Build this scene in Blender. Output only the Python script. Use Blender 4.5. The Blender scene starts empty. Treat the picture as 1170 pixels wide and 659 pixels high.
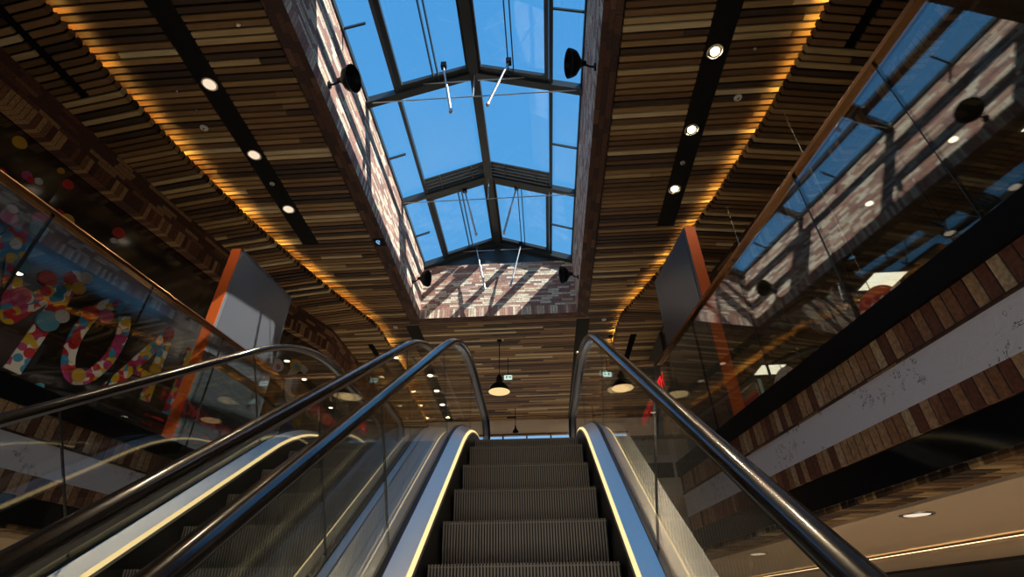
import bpy, math, random
from math import sin, cos, tan, pi, radians, sqrt, atan2, floor
from mathutils import Vector, Matrix
random.seed(11)
C = bpy.context.scene.collection
EZ = 2.9                      # the photographer's eye above the lower floor; all heights below are relative to the eye

# ------------------------------------------------------------------ materials
def nt(name):
    m = bpy.data.materials.new(name); m.use_nodes = True
    n = m.node_tree; n.nodes.clear()
    return m, n
def nd(n, t, **k):
    x = n.nodes.new(t)
    for a, v in k.items(): setattr(x, a, v)
    return x
def setin(x, **k):
    for a, v in k.items(): x.inputs[a.replace('_', ' ')].default_value = v
def rgba(c): return (c[0], c[1], c[2], 1)
def plain(name, col, rough=.5, metal=0, coat=0, noise=0, nscale=8, bump=0, spec=.5, ior=None):
    m, n = nt(name)
    b = nd(n, 'ShaderNodeBsdfPrincipled'); o = nd(n, 'ShaderNodeOutputMaterial')
    setin(b, Base_Color=rgba(col), Roughness=rough, Metallic=metal, Coat_Weight=coat)
    b.inputs['Specular IOR Level'].default_value = spec
    b.inputs['Coat Roughness'].default_value = .12; b.inputs['Coat IOR'].default_value = 2.0
    n.links.new(b.outputs[0], o.inputs[0])
    tc = nd(n, 'ShaderNodeTexCoord'); no = nd(n, 'ShaderNodeTexNoise')
    setin(no, Scale=nscale, Detail=5.0)
    n.links.new(tc.outputs['Object'], no.inputs['Vector'])
    if noise:
        r = nd(n, 'ShaderNodeMapRange'); setin(r, To_Min=1-noise, To_Max=1+noise)
        n.links.new(no.outputs[0], r.inputs[0])
        mx = nd(n, 'ShaderNodeVectorMath', operation='SCALE'); mx.inputs[0].default_value = col
        n.links.new(r.outputs[0], mx.inputs['Scale']); n.links.new(mx.outputs[0], b.inputs['Base Color'])
    if bump:
        bp = nd(n, 'ShaderNodeBump'); setin(bp, Strength=bump, Distance=.01)
        n.links.new(no.outputs[0], bp.inputs['Height']); n.links.new(bp.outputs[0], b.inputs['Normal'])
    return m
def emit(name, col, s):
    m, n = nt(name); e = nd(n, 'ShaderNodeEmission'); o = nd(n, 'ShaderNodeOutputMaterial')
    setin(e, Color=rgba(col), Strength=s); n.links.new(e.outputs[0], o.inputs[0]); return m
def ramp(n, stops, mode='CONSTANT'):
    r = nd(n, 'ShaderNodeValToRGB'); cr = r.color_ramp; cr.interpolation = mode
    while len(cr.elements) < len(stops): cr.elements.new(.5)
    for e, (p, c) in zip(cr.elements, stops): e.position = p; e.color = rgba(c)
    return r
def mth(n, op, a, b=None, c=None):
    x = nd(n, 'ShaderNodeMath', operation=op)
    for i, v in enumerate((a, b, c)):
        if v is None: continue
        if isinstance(v, (int, float)): x.inputs[i].default_value = v
        else: n.links.new(v, x.inputs[i])
    return x.outputs[0]
def glass(name, tint, f0, rough=0.0, refl=(1, 1, 1)):
    m, n = nt(name)
    g = nd(n, 'ShaderNodeNewGeometry'); dt = nd(n, 'ShaderNodeVectorMath', operation='DOT_PRODUCT')
    n.links.new(g.outputs['Incoming'], dt.inputs[0]); n.links.new(g.outputs['Normal'], dt.inputs[1])
    a = mth(n, 'ABSOLUTE', dt.outputs['Value']); b = mth(n, 'SUBTRACT', 1.0, a); p = mth(n, 'POWER', b, 5.0)
    f = mth(n, 'MULTIPLY_ADD', p, 1-f0, f0)
    t = nd(n, 'ShaderNodeBsdfTransparent'); gl = nd(n, 'ShaderNodeBsdfGlossy')
    setin(t, Color=rgba(tint)); setin(gl, Roughness=rough, Color=rgba(refl))
    mx = nd(n, 'ShaderNodeMixShader'); o = nd(n, 'ShaderNodeOutputMaterial')
    n.links.new(f, mx.inputs[0]); n.links.new(t.outputs[0], mx.inputs[1]); n.links.new(gl.outputs[0], mx.inputs[2])
    n.links.new(mx.outputs[0], o.inputs[0]); return m
def wood(name, stops, rough=.55):
    m, n = nt(name)
    g = nd(n, 'ShaderNodeNewGeometry'); r = ramp(n, stops)
    n.links.new(g.outputs['Random Per Island'], r.inputs[0])
    tc = nd(n, 'ShaderNodeTexCoord'); mp = nd(n, 'ShaderNodeMapping'); mp.inputs['Scale'].default_value = (1.2, 30, 30)
    no = nd(n, 'ShaderNodeTexNoise'); setin(no, Scale=2.0, Detail=4.0)
    n.links.new(tc.outputs['Object'], mp.inputs[0]); n.links.new(mp.outputs[0], no.inputs['Vector'])
    mr = nd(n, 'ShaderNodeMapRange'); setin(mr, To_Min=.6, To_Max=1.35); n.links.new(no.outputs[0], mr.inputs[0])
    v = nd(n, 'ShaderNodeVectorMath', operation='SCALE')
    n.links.new(r.outputs[0], v.inputs[0]); n.links.new(mr.outputs[0], v.inputs['Scale'])
    b = nd(n, 'ShaderNodeBsdfPrincipled'); setin(b, Roughness=rough); o = nd(n, 'ShaderNodeOutputMaterial')
    n.links.new(v.outputs[0], b.inputs['Base Color']); n.links.new(b.outputs[0], o.inputs[0]); return m
def brick(name, bw, bh, stops, mortar=(.03, .026, .024), mw=.006, half=True, bump=.6):
    """bricks from the mesh's UVs, which are in metres"""
    m, n = nt(name)
    uv = nd(n, 'ShaderNodeUVMap'); sp = nd(n, 'ShaderNodeSeparateXYZ'); n.links.new(uv.outputs[0], sp.inputs[0])
    v = mth(n, 'DIVIDE', sp.outputs[1], bh); row = mth(n, 'FLOOR', v)
    u = mth(n, 'DIVIDE', sp.outputs[0], bw)
    if half:
        wn = nd(n, 'ShaderNodeTexWhiteNoise', noise_dimensions='1D'); n.links.new(row, wn.inputs['W'])
        u = mth(n, 'ADD', u, wn.outputs['Value'])
    col = mth(n, 'FLOOR', u)
    fu = mth(n, 'FRACT', u); fv = mth(n, 'FRACT', v)
    # distance to the brick's edge in metres
    du = mth(n, 'MULTIPLY', mth(n, 'MINIMUM', fu, mth(n, 'SUBTRACT', 1.0, fu)), bw)
    dv = mth(n, 'MULTIPLY', mth(n, 'MINIMUM', fv, mth(n, 'SUBTRACT', 1.0, fv)), bh)
    d = mth(n, 'MINIMUM', du, dv); mask = mth(n, 'GREATER_THAN', d, mw*.5)
    cb = nd(n, 'ShaderNodeCombineXYZ'); n.links.new(col, cb.inputs[0]); n.links.new(row, cb.inputs[1])
    w = nd(n, 'ShaderNodeTexWhiteNoise', noise_dimensions='3D'); n.links.new(cb.outputs[0], w.inputs['Vector'])
    r = ramp(n, stops); n.links.new(w.outputs['Value'], r.inputs[0])
    tc = nd(n, 'ShaderNodeTexCoord'); no = nd(n, 'ShaderNodeTexNoise'); setin(no, Scale=45.0, Detail=6.0)
    n.links.new(tc.outputs['Object'], no.inputs['Vector'])
    mr = nd(n, 'ShaderNodeMapRange'); setin(mr, From_Min=.3, From_Max=.7, To_Min=.6, To_Max=1.3); n.links.new(no.outputs[0], mr.inputs[0])
    sc = nd(n, 'ShaderNodeVectorMath', operation='SCALE'); n.links.new(r.outputs[0], sc.inputs[0]); n.links.new(mr.outputs[0], sc.inputs['Scale'])
    mx = nd(n, 'ShaderNodeMix', data_type='RGBA'); mx.inputs['A'].default_value = rgba(mortar)
    n.links.new(mask, mx.inputs['Factor']); n.links.new(sc.outputs[0], mx.inputs['B'])
    b = nd(n, 'ShaderNodeBsdfPrincipled'); setin(b, Roughness=.8); o = nd(n, 'ShaderNodeOutputMaterial')
    n.links.new(mx.outputs['Result'], b.inputs['Base Color'])
    hh = mth(n, 'ADD', mth(n, 'MINIMUM', mth(n, 'MULTIPLY', d, 120.0), 1.0), mth(n, 'MULTIPLY', no.outputs[0], .5))
    bp = nd(n, 'ShaderNodeBump'); setin(bp, Strength=bump, Distance=.006); n.links.new(hh, bp.inputs['Height'])
    n.links.new(bp.outputs[0], b.inputs['Normal']); n.links.new(b.outputs[0], o.inputs[0]); return m
def plaster(name, col):
    """pale render with dark chips and scratches"""
    m, n = nt(name)
    tc = nd(n, 'ShaderNodeTexCoord')
    n1 = nd(n, 'ShaderNodeTexNoise'); setin(n1, Scale=2.2, Detail=3.0)
    n2 = nd(n, 'ShaderNodeTexNoise'); setin(n2, Scale=11.0, Detail=5.0, Roughness=.55, Distortion=2.2)
    n.links.new(tc.outputs['Object'], n1.inputs['Vector']); n.links.new(tc.outputs['Object'], n2.inputs['Vector'])
    a = mth(n, 'GREATER_THAN', n1.outputs[0], .52)
    k = mth(n, 'LESS_THAN', mth(n, 'ABSOLUTE', mth(n, 'SUBTRACT', n2.outputs[0], .60)), .012)
    k2 = mth(n, 'GREATER_THAN', n2.outputs[0], .69)
    f = mth(n, 'MULTIPLY', a, mth(n, 'MAXIMUM', k, k2))
    mx = nd(n, 'ShaderNodeMix', data_type='RGBA'); mx.inputs['A'].default_value = rgba(col); mx.inputs['B'].default_value = (.1, .085, .08, 1)
    n.links.new(f, mx.inputs['Factor'])
    b = nd(n, 'ShaderNodeBsdfPrincipled'); setin(b, Roughness=.75); o = nd(n, 'ShaderNodeOutputMaterial')
    bp = nd(n, 'ShaderNodeBump'); setin(bp, Strength=.4, Distance=.01); n.links.new(n2.outputs[0], bp.inputs['Height'])
    n.links.new(bp.outputs[0], b.inputs['Normal'])
    n.links.new(mx.outputs['Result'], b.inputs['Base Color']); n.links.new(b.outputs[0], o.inputs[0]); return m
def dots(name, scale=7.0):
    """overlapping printed discs of many colours"""
    m, n = nt(name)
    tc = nd(n, 'ShaderNodeTexCoord')
    stops = [(0, (.75, .75, .78)), (.2, (.62, .42, .03)), (.4, (.45, .05, .22)), (.6, (.04, .28, .55)), (.8, (.5, .03, .04))]
    prev = None
    for i, (s, th) in enumerate(((scale, 9), (scale*1.3, .42), (scale*.8, .33))):
        v = nd(n, 'ShaderNodeTexVoronoi', voronoi_dimensions='2D'); setin(v, Scale=s, Randomness=.8)
        mp = nd(n, 'ShaderNodeMapping'); mp.inputs['Location'].default_value = (i*3.7, i*1.3, 0)
        mp.inputs['Rotation'].default_value = (0, radians(90), 0); mp.inputs['Scale'].default_value = (1, 1, 1)
        s3 = nd(n, 'ShaderNodeSeparateXYZ'); c3 = nd(n, 'ShaderNodeCombineXYZ'); n.links.new(tc.outputs['Object'], s3.inputs[0])
        n.links.new(s3.outputs[1], c3.inputs[0]); n.links.new(s3.outputs[2], c3.inputs[1]); mp.inputs['Rotation'].default_value = (0, 0, 0)
        n.links.new(c3.outputs[0], mp.inputs[0]); n.links.new(mp.outputs[0], v.inputs['Vector'])
        sp = nd(n, 'ShaderNodeSeparateColor'); n.links.new(v.outputs['Color'], sp.inputs[0])
        r = ramp(n, stops); n.links.new(sp.outputs[0], r.inputs[0])
        if prev is None: prev = r.outputs[0]
        else:
            k = mth(n, 'LESS_THAN', v.outputs['Distance'], th)
            mx = nd(n, 'ShaderNodeMix', data_type='RGBA'); n.links.new(k, mx.inputs['Factor'])
            n.links.new(prev, mx.inputs['A']); n.links.new(r.outputs[0], mx.inputs['B']); prev = mx.outputs['Result']
    b = nd(n, 'ShaderNodeBsdfPrincipled'); setin(b, Roughness=.16); o = nd(n, 'ShaderNodeOutputMaterial')
    n.links.new(prev, b.inputs['Base Color']); n.links.new(b.outputs[0], o.inputs[0]); return m

WOODS = [(0, (.04, .02, .010)), (.22, (.12, .06, .023)), (.46, (.20, .108, .042)), (.68, (.30, .18, .072)), (.82, (.43, .30, .14)), (.92, (.58, .45, .25))]
M = dict(
    slat=wood('ceiling_slats', WOODS),
    void=plain('black_void', (.003, .0025, .002), .95, spec=.1),
    black=plain('black_metal', (.004, .004, .004), .45, spec=.12),
    strip=plain('black_strip', (.004, .0035, .003), .7, spec=.2),
    gloss=plain('black_gloss', (.006, .006, .007), .08),
    shaft=brick('shaft_brick', .24, .052, [(0, (.50, .27, .20)), (.22, (.72, .58, .43)), (.42, (.38, .2, .16)), (.58, (.85, .77, .60)), (.8, (.62, .42, .33)), (.93, (.3, .2, .2))], (.13, .11, .10)),
    shaftsold=brick('shaft_soldier', .055, .4, [(0, (.50, .27, .20)), (.25, (.72, .58, .43)), (.45, (.38, .2, .16)), (.62, (.85, .77, .60)), (.82, (.62, .42, .33))], (.13, .11, .10), half=False),
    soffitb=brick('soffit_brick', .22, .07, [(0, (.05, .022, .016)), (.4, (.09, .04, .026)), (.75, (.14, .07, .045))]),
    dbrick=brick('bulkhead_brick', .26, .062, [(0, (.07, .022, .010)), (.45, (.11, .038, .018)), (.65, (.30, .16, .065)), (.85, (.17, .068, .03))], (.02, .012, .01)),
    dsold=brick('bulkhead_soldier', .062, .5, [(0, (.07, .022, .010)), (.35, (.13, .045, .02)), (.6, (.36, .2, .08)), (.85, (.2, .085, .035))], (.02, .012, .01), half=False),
    fsold=brick('fascia_soldier', .07, .6, [(0, (.15, .05, .025)), (.3, (.25, .10, .045)), (.5, (.44, .25, .125)), (.75, (.32, .15, .07)), (.9, (.52, .35, .20))], (.02, .014, .012), half=False),
    plaster=plaster('chipped_render', (.78, .75, .82)),
    beige=plain('beige_plaster', (.62, .5, .37), .7, noise=.04, nscale=2),
    wallb=plain('beige_wall', (.66, .58, .50), .7, noise=.05, nscale=2),
    dark=plain('dark_interior', (.02, .017, .015), .7),
    shopceil=plain('shop_ceiling', (.10, .075, .05), .7),
    floor=plain('pale_tiles', (.62, .56, .48), .35, noise=.06, nscale=1.5),
    steel=plain('brushed_steel', (.88, .86, .84), .33, 1.0, noise=.03, nscale=30),
    steeld=plain('dull_steel', (.42, .42, .44), .38, 1.0),
    deckst=plain('satin_steel', (.86, .87, .88), .30, 1.0), deckd=plain('glare_darkened_steel', (.34, .34, .35), .36, 1.0),  # second one: same deck steel, colour darkened to hold down lamp glare
    rubber=plain('handrail_rubber', (.012, .009, .007), .24, 0, .4, spec=.4),
    gasket=plain('black_gasket', (.01, .01, .011), .4),
    rib=plain('step_metal', (.30, .25, .205), .5, .2),
    rib_shade=plain('step_groove_shade', (.02, .017, .015), .6, .0),  # groove faces coloured dark as shade between the riser ribs
    bronze=plain('bronze_rail', (.36, .19, .09), .24, 1.0),
    frame=plain('slate_frame', (.045, .055, .06), .32, .3),
    rod=plain('pale_rod', (.55, .55, .56), .35, .6),
    orange=plain('orange_edge', (.36, .065, .010), .6, spec=.2),
    panelg=plain('grey_board', (.072, .076, .088), .30, spec=.6),
    framegr=plain('grey_frame', (.13, .135, .15), .4, .2),
    white=plain('white_plastic', (.6, .58, .54), .4),
    chrome=plain('chrome_trim', (.7, .66, .6), .25, 1.0),
    glassb=glass('balustrade_glass', (.86, .88, .86), .13),
    glasse=glass('escalator_glass', (.88, .90, .89), .07),
    glassr=glass('roof_glass', (.93, .96, .98), .03),
    glasss=glass('shop_glass', (.72, .72, .70), .09),
    led=emit('deck_led', (1, .72, .32), 1.35),
    cove=emit('cove_led', (1, .52, .10), 75.0),
    lamp=emit('lamp_warm', (1, .80, .50), 28.0),
    lampdim=emit('lamp_soft', (1, .80, .58), .95),
    panel=emit('panel_light', (1, .90, .70), 3.2),
    shade_in=emit('shade_glow', (1, .66, .30), 1.1),
    exitg=emit('exit_white', (.75, 1, .88), .9),
    exitd=plain('exit_green', (.0, .12, .07), .5),
    red=plain('sign_red', (.42, .03, .025), .5),
    redl=emit('sign_letters_red', (1, .03, .03), .8),
    signgrey=plain('sign_grey', (.42, .42, .44), .5),
    signwhite=plain('sign_white', (.62, .55, .5), .5),
    num=emit('number_reflection', (.25, .6, 1), .9),  # reflective digit, its blue reflection put in as emission
    salmon=plain('poster_salmon', (.55, .2, .1), .5),
    skyblue=plain('poster_blue', (.35, .5, .58), .5),
    dots=dots('printed_dots'),
    hoard=plain('hoarding_black', (.006, .0055, .0055), .13, spec=1.0, coat=1.0),
    dyellow=plain('dot_yellow', (.5, .3, .04), .2), dred=plain('dot_red', (.42, .03, .03), .2),
    dpink=plain('dot_pink', (.42, .06, .2), .5), dblue=plain('dot_blue', (.07, .3, .5), .5), dwhite=plain('dot_white', (.5, .5, .55), .5),
    dpurple=plain('dot_purple', (.06, .05, .28), .5),
)

# ------------------------------------------------------------------ mesh building
class MB:
    def __init__(s): s.v = []; s.f = []; s.uv = []; s.mi = []
    def quad(s, pts, uv=None, mi=0):
        i = len(s.v); s.v += [tuple(p) for p in pts]; s.f.append(tuple(range(i, i+len(pts))))
        s.uv.append(uv or [(0, 0)]*len(pts)); s.mi.append(mi)
    def hexa(s, p, uv=True, mi=0):
        """8 corners: bottom ring 0-3, top ring 4-7"""
        i = len(s.v); s.v += [tuple(q) for q in p]
        for f in ((3, 2, 1, 0), (4, 5, 6, 7), (0, 1, 5, 4), (1, 2, 6, 5), (2, 3, 7, 6), (3, 0, 4, 7)):
            s.f.append(tuple(i+k for k in f)); a, b, c, d = (Vector(p[k]) for k in f)
            w = (b-a).length; h = (d-a).length
            s.uv.append([(0, 0), (w, 0), (w, h), (0, h)]); s.mi.append(mi)
    def box(s, x0, x1, y0, y1, z0, z1, mi=0):
        s.hexa([(x0, y0, z0), (x1, y0, z0), (x1, y1, z0), (x0, y1, z0), (x0, y0, z1), (x1, y0, z1), (x1, y1, z1), (x0, y1, z1)], mi=mi)
    def sweep(s, rings, closed=True, caps=True, mi=0):
        i = len(s.v); n = len(rings[0])
        for r in rings: s.v += [tuple(p) for p in r]
        m = n if closed else n-1
        for k in range(len(rings)-1):
            for j in range(m):
                a = i+k*n+j; b = i+k*n+(j+1) % n
                s.f.append((a, b, b+n, a+n)); s.uv.append([(0, 0)]*4); s.mi.append(mi)
        if caps and closed:
            s.f.append(tuple(i+j for j in reversed(range(n)))); s.uv.append([(0, 0)]*n); s.mi.append(mi)
            s.f.append(tuple(i+(len(rings)-1)*n+j for j in range(n))); s.uv.append([(0, 0)]*n); s.mi.append(mi)
    def tube(s, pts, r, seg=10, mi=0):
        pts = [Vector(p) for p in pts]; rings = []
        for k, p in enumerate(pts):
            t = (pts[min(k+1, len(pts)-1)]-pts[max(k-1, 0)]).normalized()
            a = t.cross(Vector((0, 0, 1)));
            if a.length < .01: a = t.cross(Vector((0, 1, 0)))
            a.normalize(); b = a.cross(t)
            rr = r[k] if isinstance(r, (list, tuple)) else r
            rings.append([p+(a*cos(2*pi*j/seg)+b*sin(2*pi*j/seg))*rr for j in range(seg)])
        s.sweep(rings, mi=mi)
    def lathe(s, prof, c=(0, 0, 0), axis=(0, 0, 1), seg=28, mi=0):
        """prof: (radius, height) list; open profile"""
        ax = Vector(axis).normalized(); a = ax.orthogonal().normalized(); b = ax.cross(a); c = Vector(c)
        rings = [[c+ax*h+(a*cos(2*pi*j/seg)+b*sin(2*pi*j/seg))*max(r, 1e-4) for j in range(seg)] for r, h in prof]
        s.sweep(rings, caps=False, mi=mi)
    def prism(s, poly, axis_o, U, V, W, mi=0):
        """polygon (u,v) extruded by vector W"""
        o = Vector(axis_o); U = Vector(U); V = Vector(V); W = Vector(W); n = len(poly); i = len(s.v)
        s.v += [tuple(o+U*u+V*v) for u, v in poly]+[tuple(o+U*u+V*v+W) for u, v in poly]
        s.f.append(tuple(range(i, i+n))); s.uv.append([p for p in poly]); s.mi.append(mi)
        s.f.append(tuple(range(i+2*n-1, i+n-1, -1))); s.uv.append([p for p in reversed(poly)]); s.mi.append(mi)
        for k in range(n):
            a = i+k; b = i+(k+1) % n
            s.f.append((a, a+n, b+n, b)); s.uv.append([(0, 0)]*4); s.mi.append(mi)
def wloc(o):
    v = Vector((0, 0, 0))
    while o: v += o.location; o = o.parent
    return v
def obj(name, mb, mat, parent=None, smooth=False, bevel=0, fix=True, origin=None):
    """one mesh object; vertices are given in eye-relative coordinates"""
    vs = [Vector((a, b, c+EZ)) for a, b, c in mb.v]
    if parent is not None: o0 = wloc(parent)
    elif origin is not None: o0 = Vector((origin[0], origin[1], origin[2]+EZ))
    else:
        xs = [v.x for v in vs]; ys = [v.y for v in vs]; zs = [v.z for v in vs]
        o0 = Vector(((min(xs)+max(xs))/2, (min(ys)+max(ys))/2, min(zs)))
    me = bpy.data.meshes.new(name); me.from_pydata([tuple(v-o0) for v in vs], [], mb.f)
    uvl = me.uv_layers.new(name='UVMap'); k = 0
    for fuv in mb.uv:
        for q in fuv: uvl.data[k].uv = q; k += 1
    for m_ in (mat if isinstance(mat, (list, tuple)) else [mat]): me.materials.append(m_)
    for p, mi in zip(me.polygons, mb.mi): p.material_index = mi; p.use_smooth = smooth
    me.update()
    if fix:
        import bmesh
        bm = bmesh.new(); bm.from_mesh(me); bmesh.ops.recalc_face_normals(bm, faces=bm.faces); bm.to_mesh(me); bm.free()
    o = bpy.data.objects.new(name, me); C.objects.link(o)
    if parent is not None: o.parent = parent
    else: o.location = o0
    if bevel:
        b = o.modifiers.new('bevel', 'BEVEL'); b.width = bevel; b.segments = 2; b.limit_method = 'ANGLE'
    if smooth:
        try:
            me.set_sharp_from_angle(angle=radians(40))
        except Exception: pass
    return o
def empty(name, loc, label=None, cat=None, group=None, kind=None):
    o = bpy.data.objects.new(name, None); C.objects.link(o); o.location = (loc[0], loc[1], loc[2]+EZ); o.empty_display_size = .1
    return tag(o, label, cat, group, kind)
def tag(o, label=None, cat=None, group=None, kind=None):
    if label: o['label'] = label
    if cat: o['category'] = cat
    if group: o['group'] = group
    if kind: o['kind'] = kind
    return o
def struct(name, mb, mat, label=None, **k):
    o = obj(name, mb, mat, **k); return tag(o, label, None, None, 'structure')
def dup(root, loc, label=None, group=None):
    r = root.copy(); C.objects.link(r); r.location = (loc[0], loc[1], loc[2]+EZ)
    if label: r['label'] = label
    if group: r['group'] = group
    for ch in list(root.children):
        c = ch.copy(); C.objects.link(c); c.parent = r
        for g in ch.children:
            d = g.copy(); C.objects.link(d); d.parent = c
    return r
def text(name, s, size, o, U, V, mat, parent=None, ext=.006, offset=0.0, shear=0, align='LEFT'):
    """lettering at o, running along U with its height along V"""
    cu = bpy.data.curves.new(name, 'FONT'); cu.body = s; cu.size = size; cu.extrude = ext; cu.offset = offset; cu.shear = shear; cu.align_x = align
    t = bpy.data.objects.new(name, cu); C.objects.link(t); cu.materials.append(mat)
    U = Vector(U).normalized(); V = Vector(V).normalized(); W = U.cross(V)
    rot = Matrix((U, V, W)).transposed().to_euler()
    p = Vector((o[0], o[1], o[2]+EZ))
    dg = bpy.context.evaluated_depsgraph_get(); me = bpy.data.meshes.new_from_object(t.evaluated_get(dg)); me.name = name
    bpy.data.objects.remove(t); t = bpy.data.objects.new(name, me); C.objects.link(t)
    if not me.materials: me.materials.append(mat)
    if parent is not None: t.parent = parent; p = p-wloc(parent)
    t.location = p; t.rotation_euler = rot
    return t
def lerp(a, b, t): return a+(b-a)*t
def interp(tab, x):
    if x <= tab[0][0]:
        (x0, y0), (x1, y1) = tab[0], tab[1]
    elif x >= tab[-1][0]:
        (x0, y0), (x1, y1) = tab[-2], tab[-1]
    else:
        for (x0, y0), (x1, y1) in zip(tab, tab[1:]):
            if x0 <= x <= x1: break
    return y0+(y1-y0)*(x-x0)/(x1-x0)

# ------------------------------------------------------------------ plan of the hall
XC = -.82
ZC, ZO = 5.35, 5.17                   # inner slat ceiling, outer (lower) slat ceiling
FG = 1.56                             # gallery floors
FL = 1.68                             # upper floor
YEND = 15.6
COVE = [(-1.0, 3.93), (0.8, 3.97), (2.33, 3.96), (3.2, 3.88), (4.25, 3.765), (5.6, 3.52), (6.8, 3.22), (7.75, 2.93), (8.9, 2.53), (9.3, 2.50), (16, 2.46)]
BULK = [(-1.0, 4.95), (1.2, 4.87), (2.67, 4.77), (4.05, 4.61), (6.18, 4.23), (7.8, 3.88), (8.96, 3.46), (10.58, 3.42), (16, 3.38)]
def cove(Y): return interp(COVE, Y)
def bulk(Y): return interp(BULK, Y)
def balR(Y): return 2.39-.1288*Y
def balL(Y): return -4.271+.112*Y
SIDES = {1: ('right', balR), -1: ('left', balL)}
SX0, SX1, SY0, SY1 = -2.46, .83, 2.40, 8.95      # the skylight's brick shaft

def sides_pt(sg, Y, d, z):
    """a point d outward of the balcony edge"""
    return (SIDES[sg][1](Y)+sg*d, Y, z)

# ------------------------------------------------------------------ slatted ceilings
PITCH, SW, TH = .087, .061, .04
def slat_row(mb, x0, x1, y, z, tilt=None, wmin=.5, wmax=2.2, th=TH, depth=SW):
    """one row of boards from x0 to x1, cut at random lengths; tilt maps x -> y offset"""
    x = x0
    f = tilt or (lambda q: 0.0)
    while x < x1-1e-4:
        w = random.uniform(wmin, wmax); e = x+w
        if x1-e < .25: e = x1
        e = min(e, x1)
        ya, yb = y+f(x), y+f(e-.003)
        dz = random.choice((0, 0, .003))
        mb.hexa([(x, ya, z+dz), (e-.003, yb, z+dz), (e-.003, yb+depth, z+dz), (x, ya+depth, z+dz),
                 (x, ya, z+th), (e-.003, yb, z+th), (e-.003, yb+depth, z+th), (x, ya+depth, z+th)])
        x = e
STRIPS = [(-3.885, -3.605, -1.0, 6.36), (2.015, 2.295, -1.0, 6.36), (-2.83, -2.55, 9.25, 15.45), (.84, 1.12, 9.25, 15.45)]
def build_inner():
    mb = MB(); y = -.9
    while y < YEND-.1:
        w = cove(y+.03)
        spans = [(XC-w-.42, XC+w+.42)]
        cuts = [(a, b) for a, b, c, d in STRIPS if c <= y <= d]
        if SY0-.24 < y+SW and y < SY1+.24: cuts.append((SX0-.24, SX1+.24))
        for a, b in sorted(cuts):
            ns = []
            for p, q in spans:
                if b <= p or a >= q: ns.append((p, q)); continue
                if a > p: ns.append((p, a))
                if b < q: ns.append((b, q))
            spans = ns
        for p, q in spans: slat_row(mb, p, q, y, ZC)
        y += PITCH
    struct('ceiling', mb, M['slat'], 'brown timber slat ceiling around the skylight')
    b = MB()      # black felt above the slats, open at the shaft
    z0, z1 = ZC+TH+.004, ZC+TH+.03
    X0, X1 = XC-5.2, XC+5.2
    b.box(X0, SX0-.02, -1, YEND, z0, z1); b.box(SX1+.02, X1, -1, YEND, z0, z1)
    b.box(SX0-.02, SX1+.02, -1, SY0-.02, z0, z1); b.box(SX0-.02, SX1+.02, SY1+.02, YEND, z0, z1)
    struct('ceiling_backing', b, M['void'])
build_inner()
for i, (a, b, c, d) in enumerate(STRIPS):
    m = MB(); m.box(a+.004, b-.004, c, d, ZC+.004, ZC+TH)
    struct('trim_%d' % (i+1), m, M['strip'])

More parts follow.
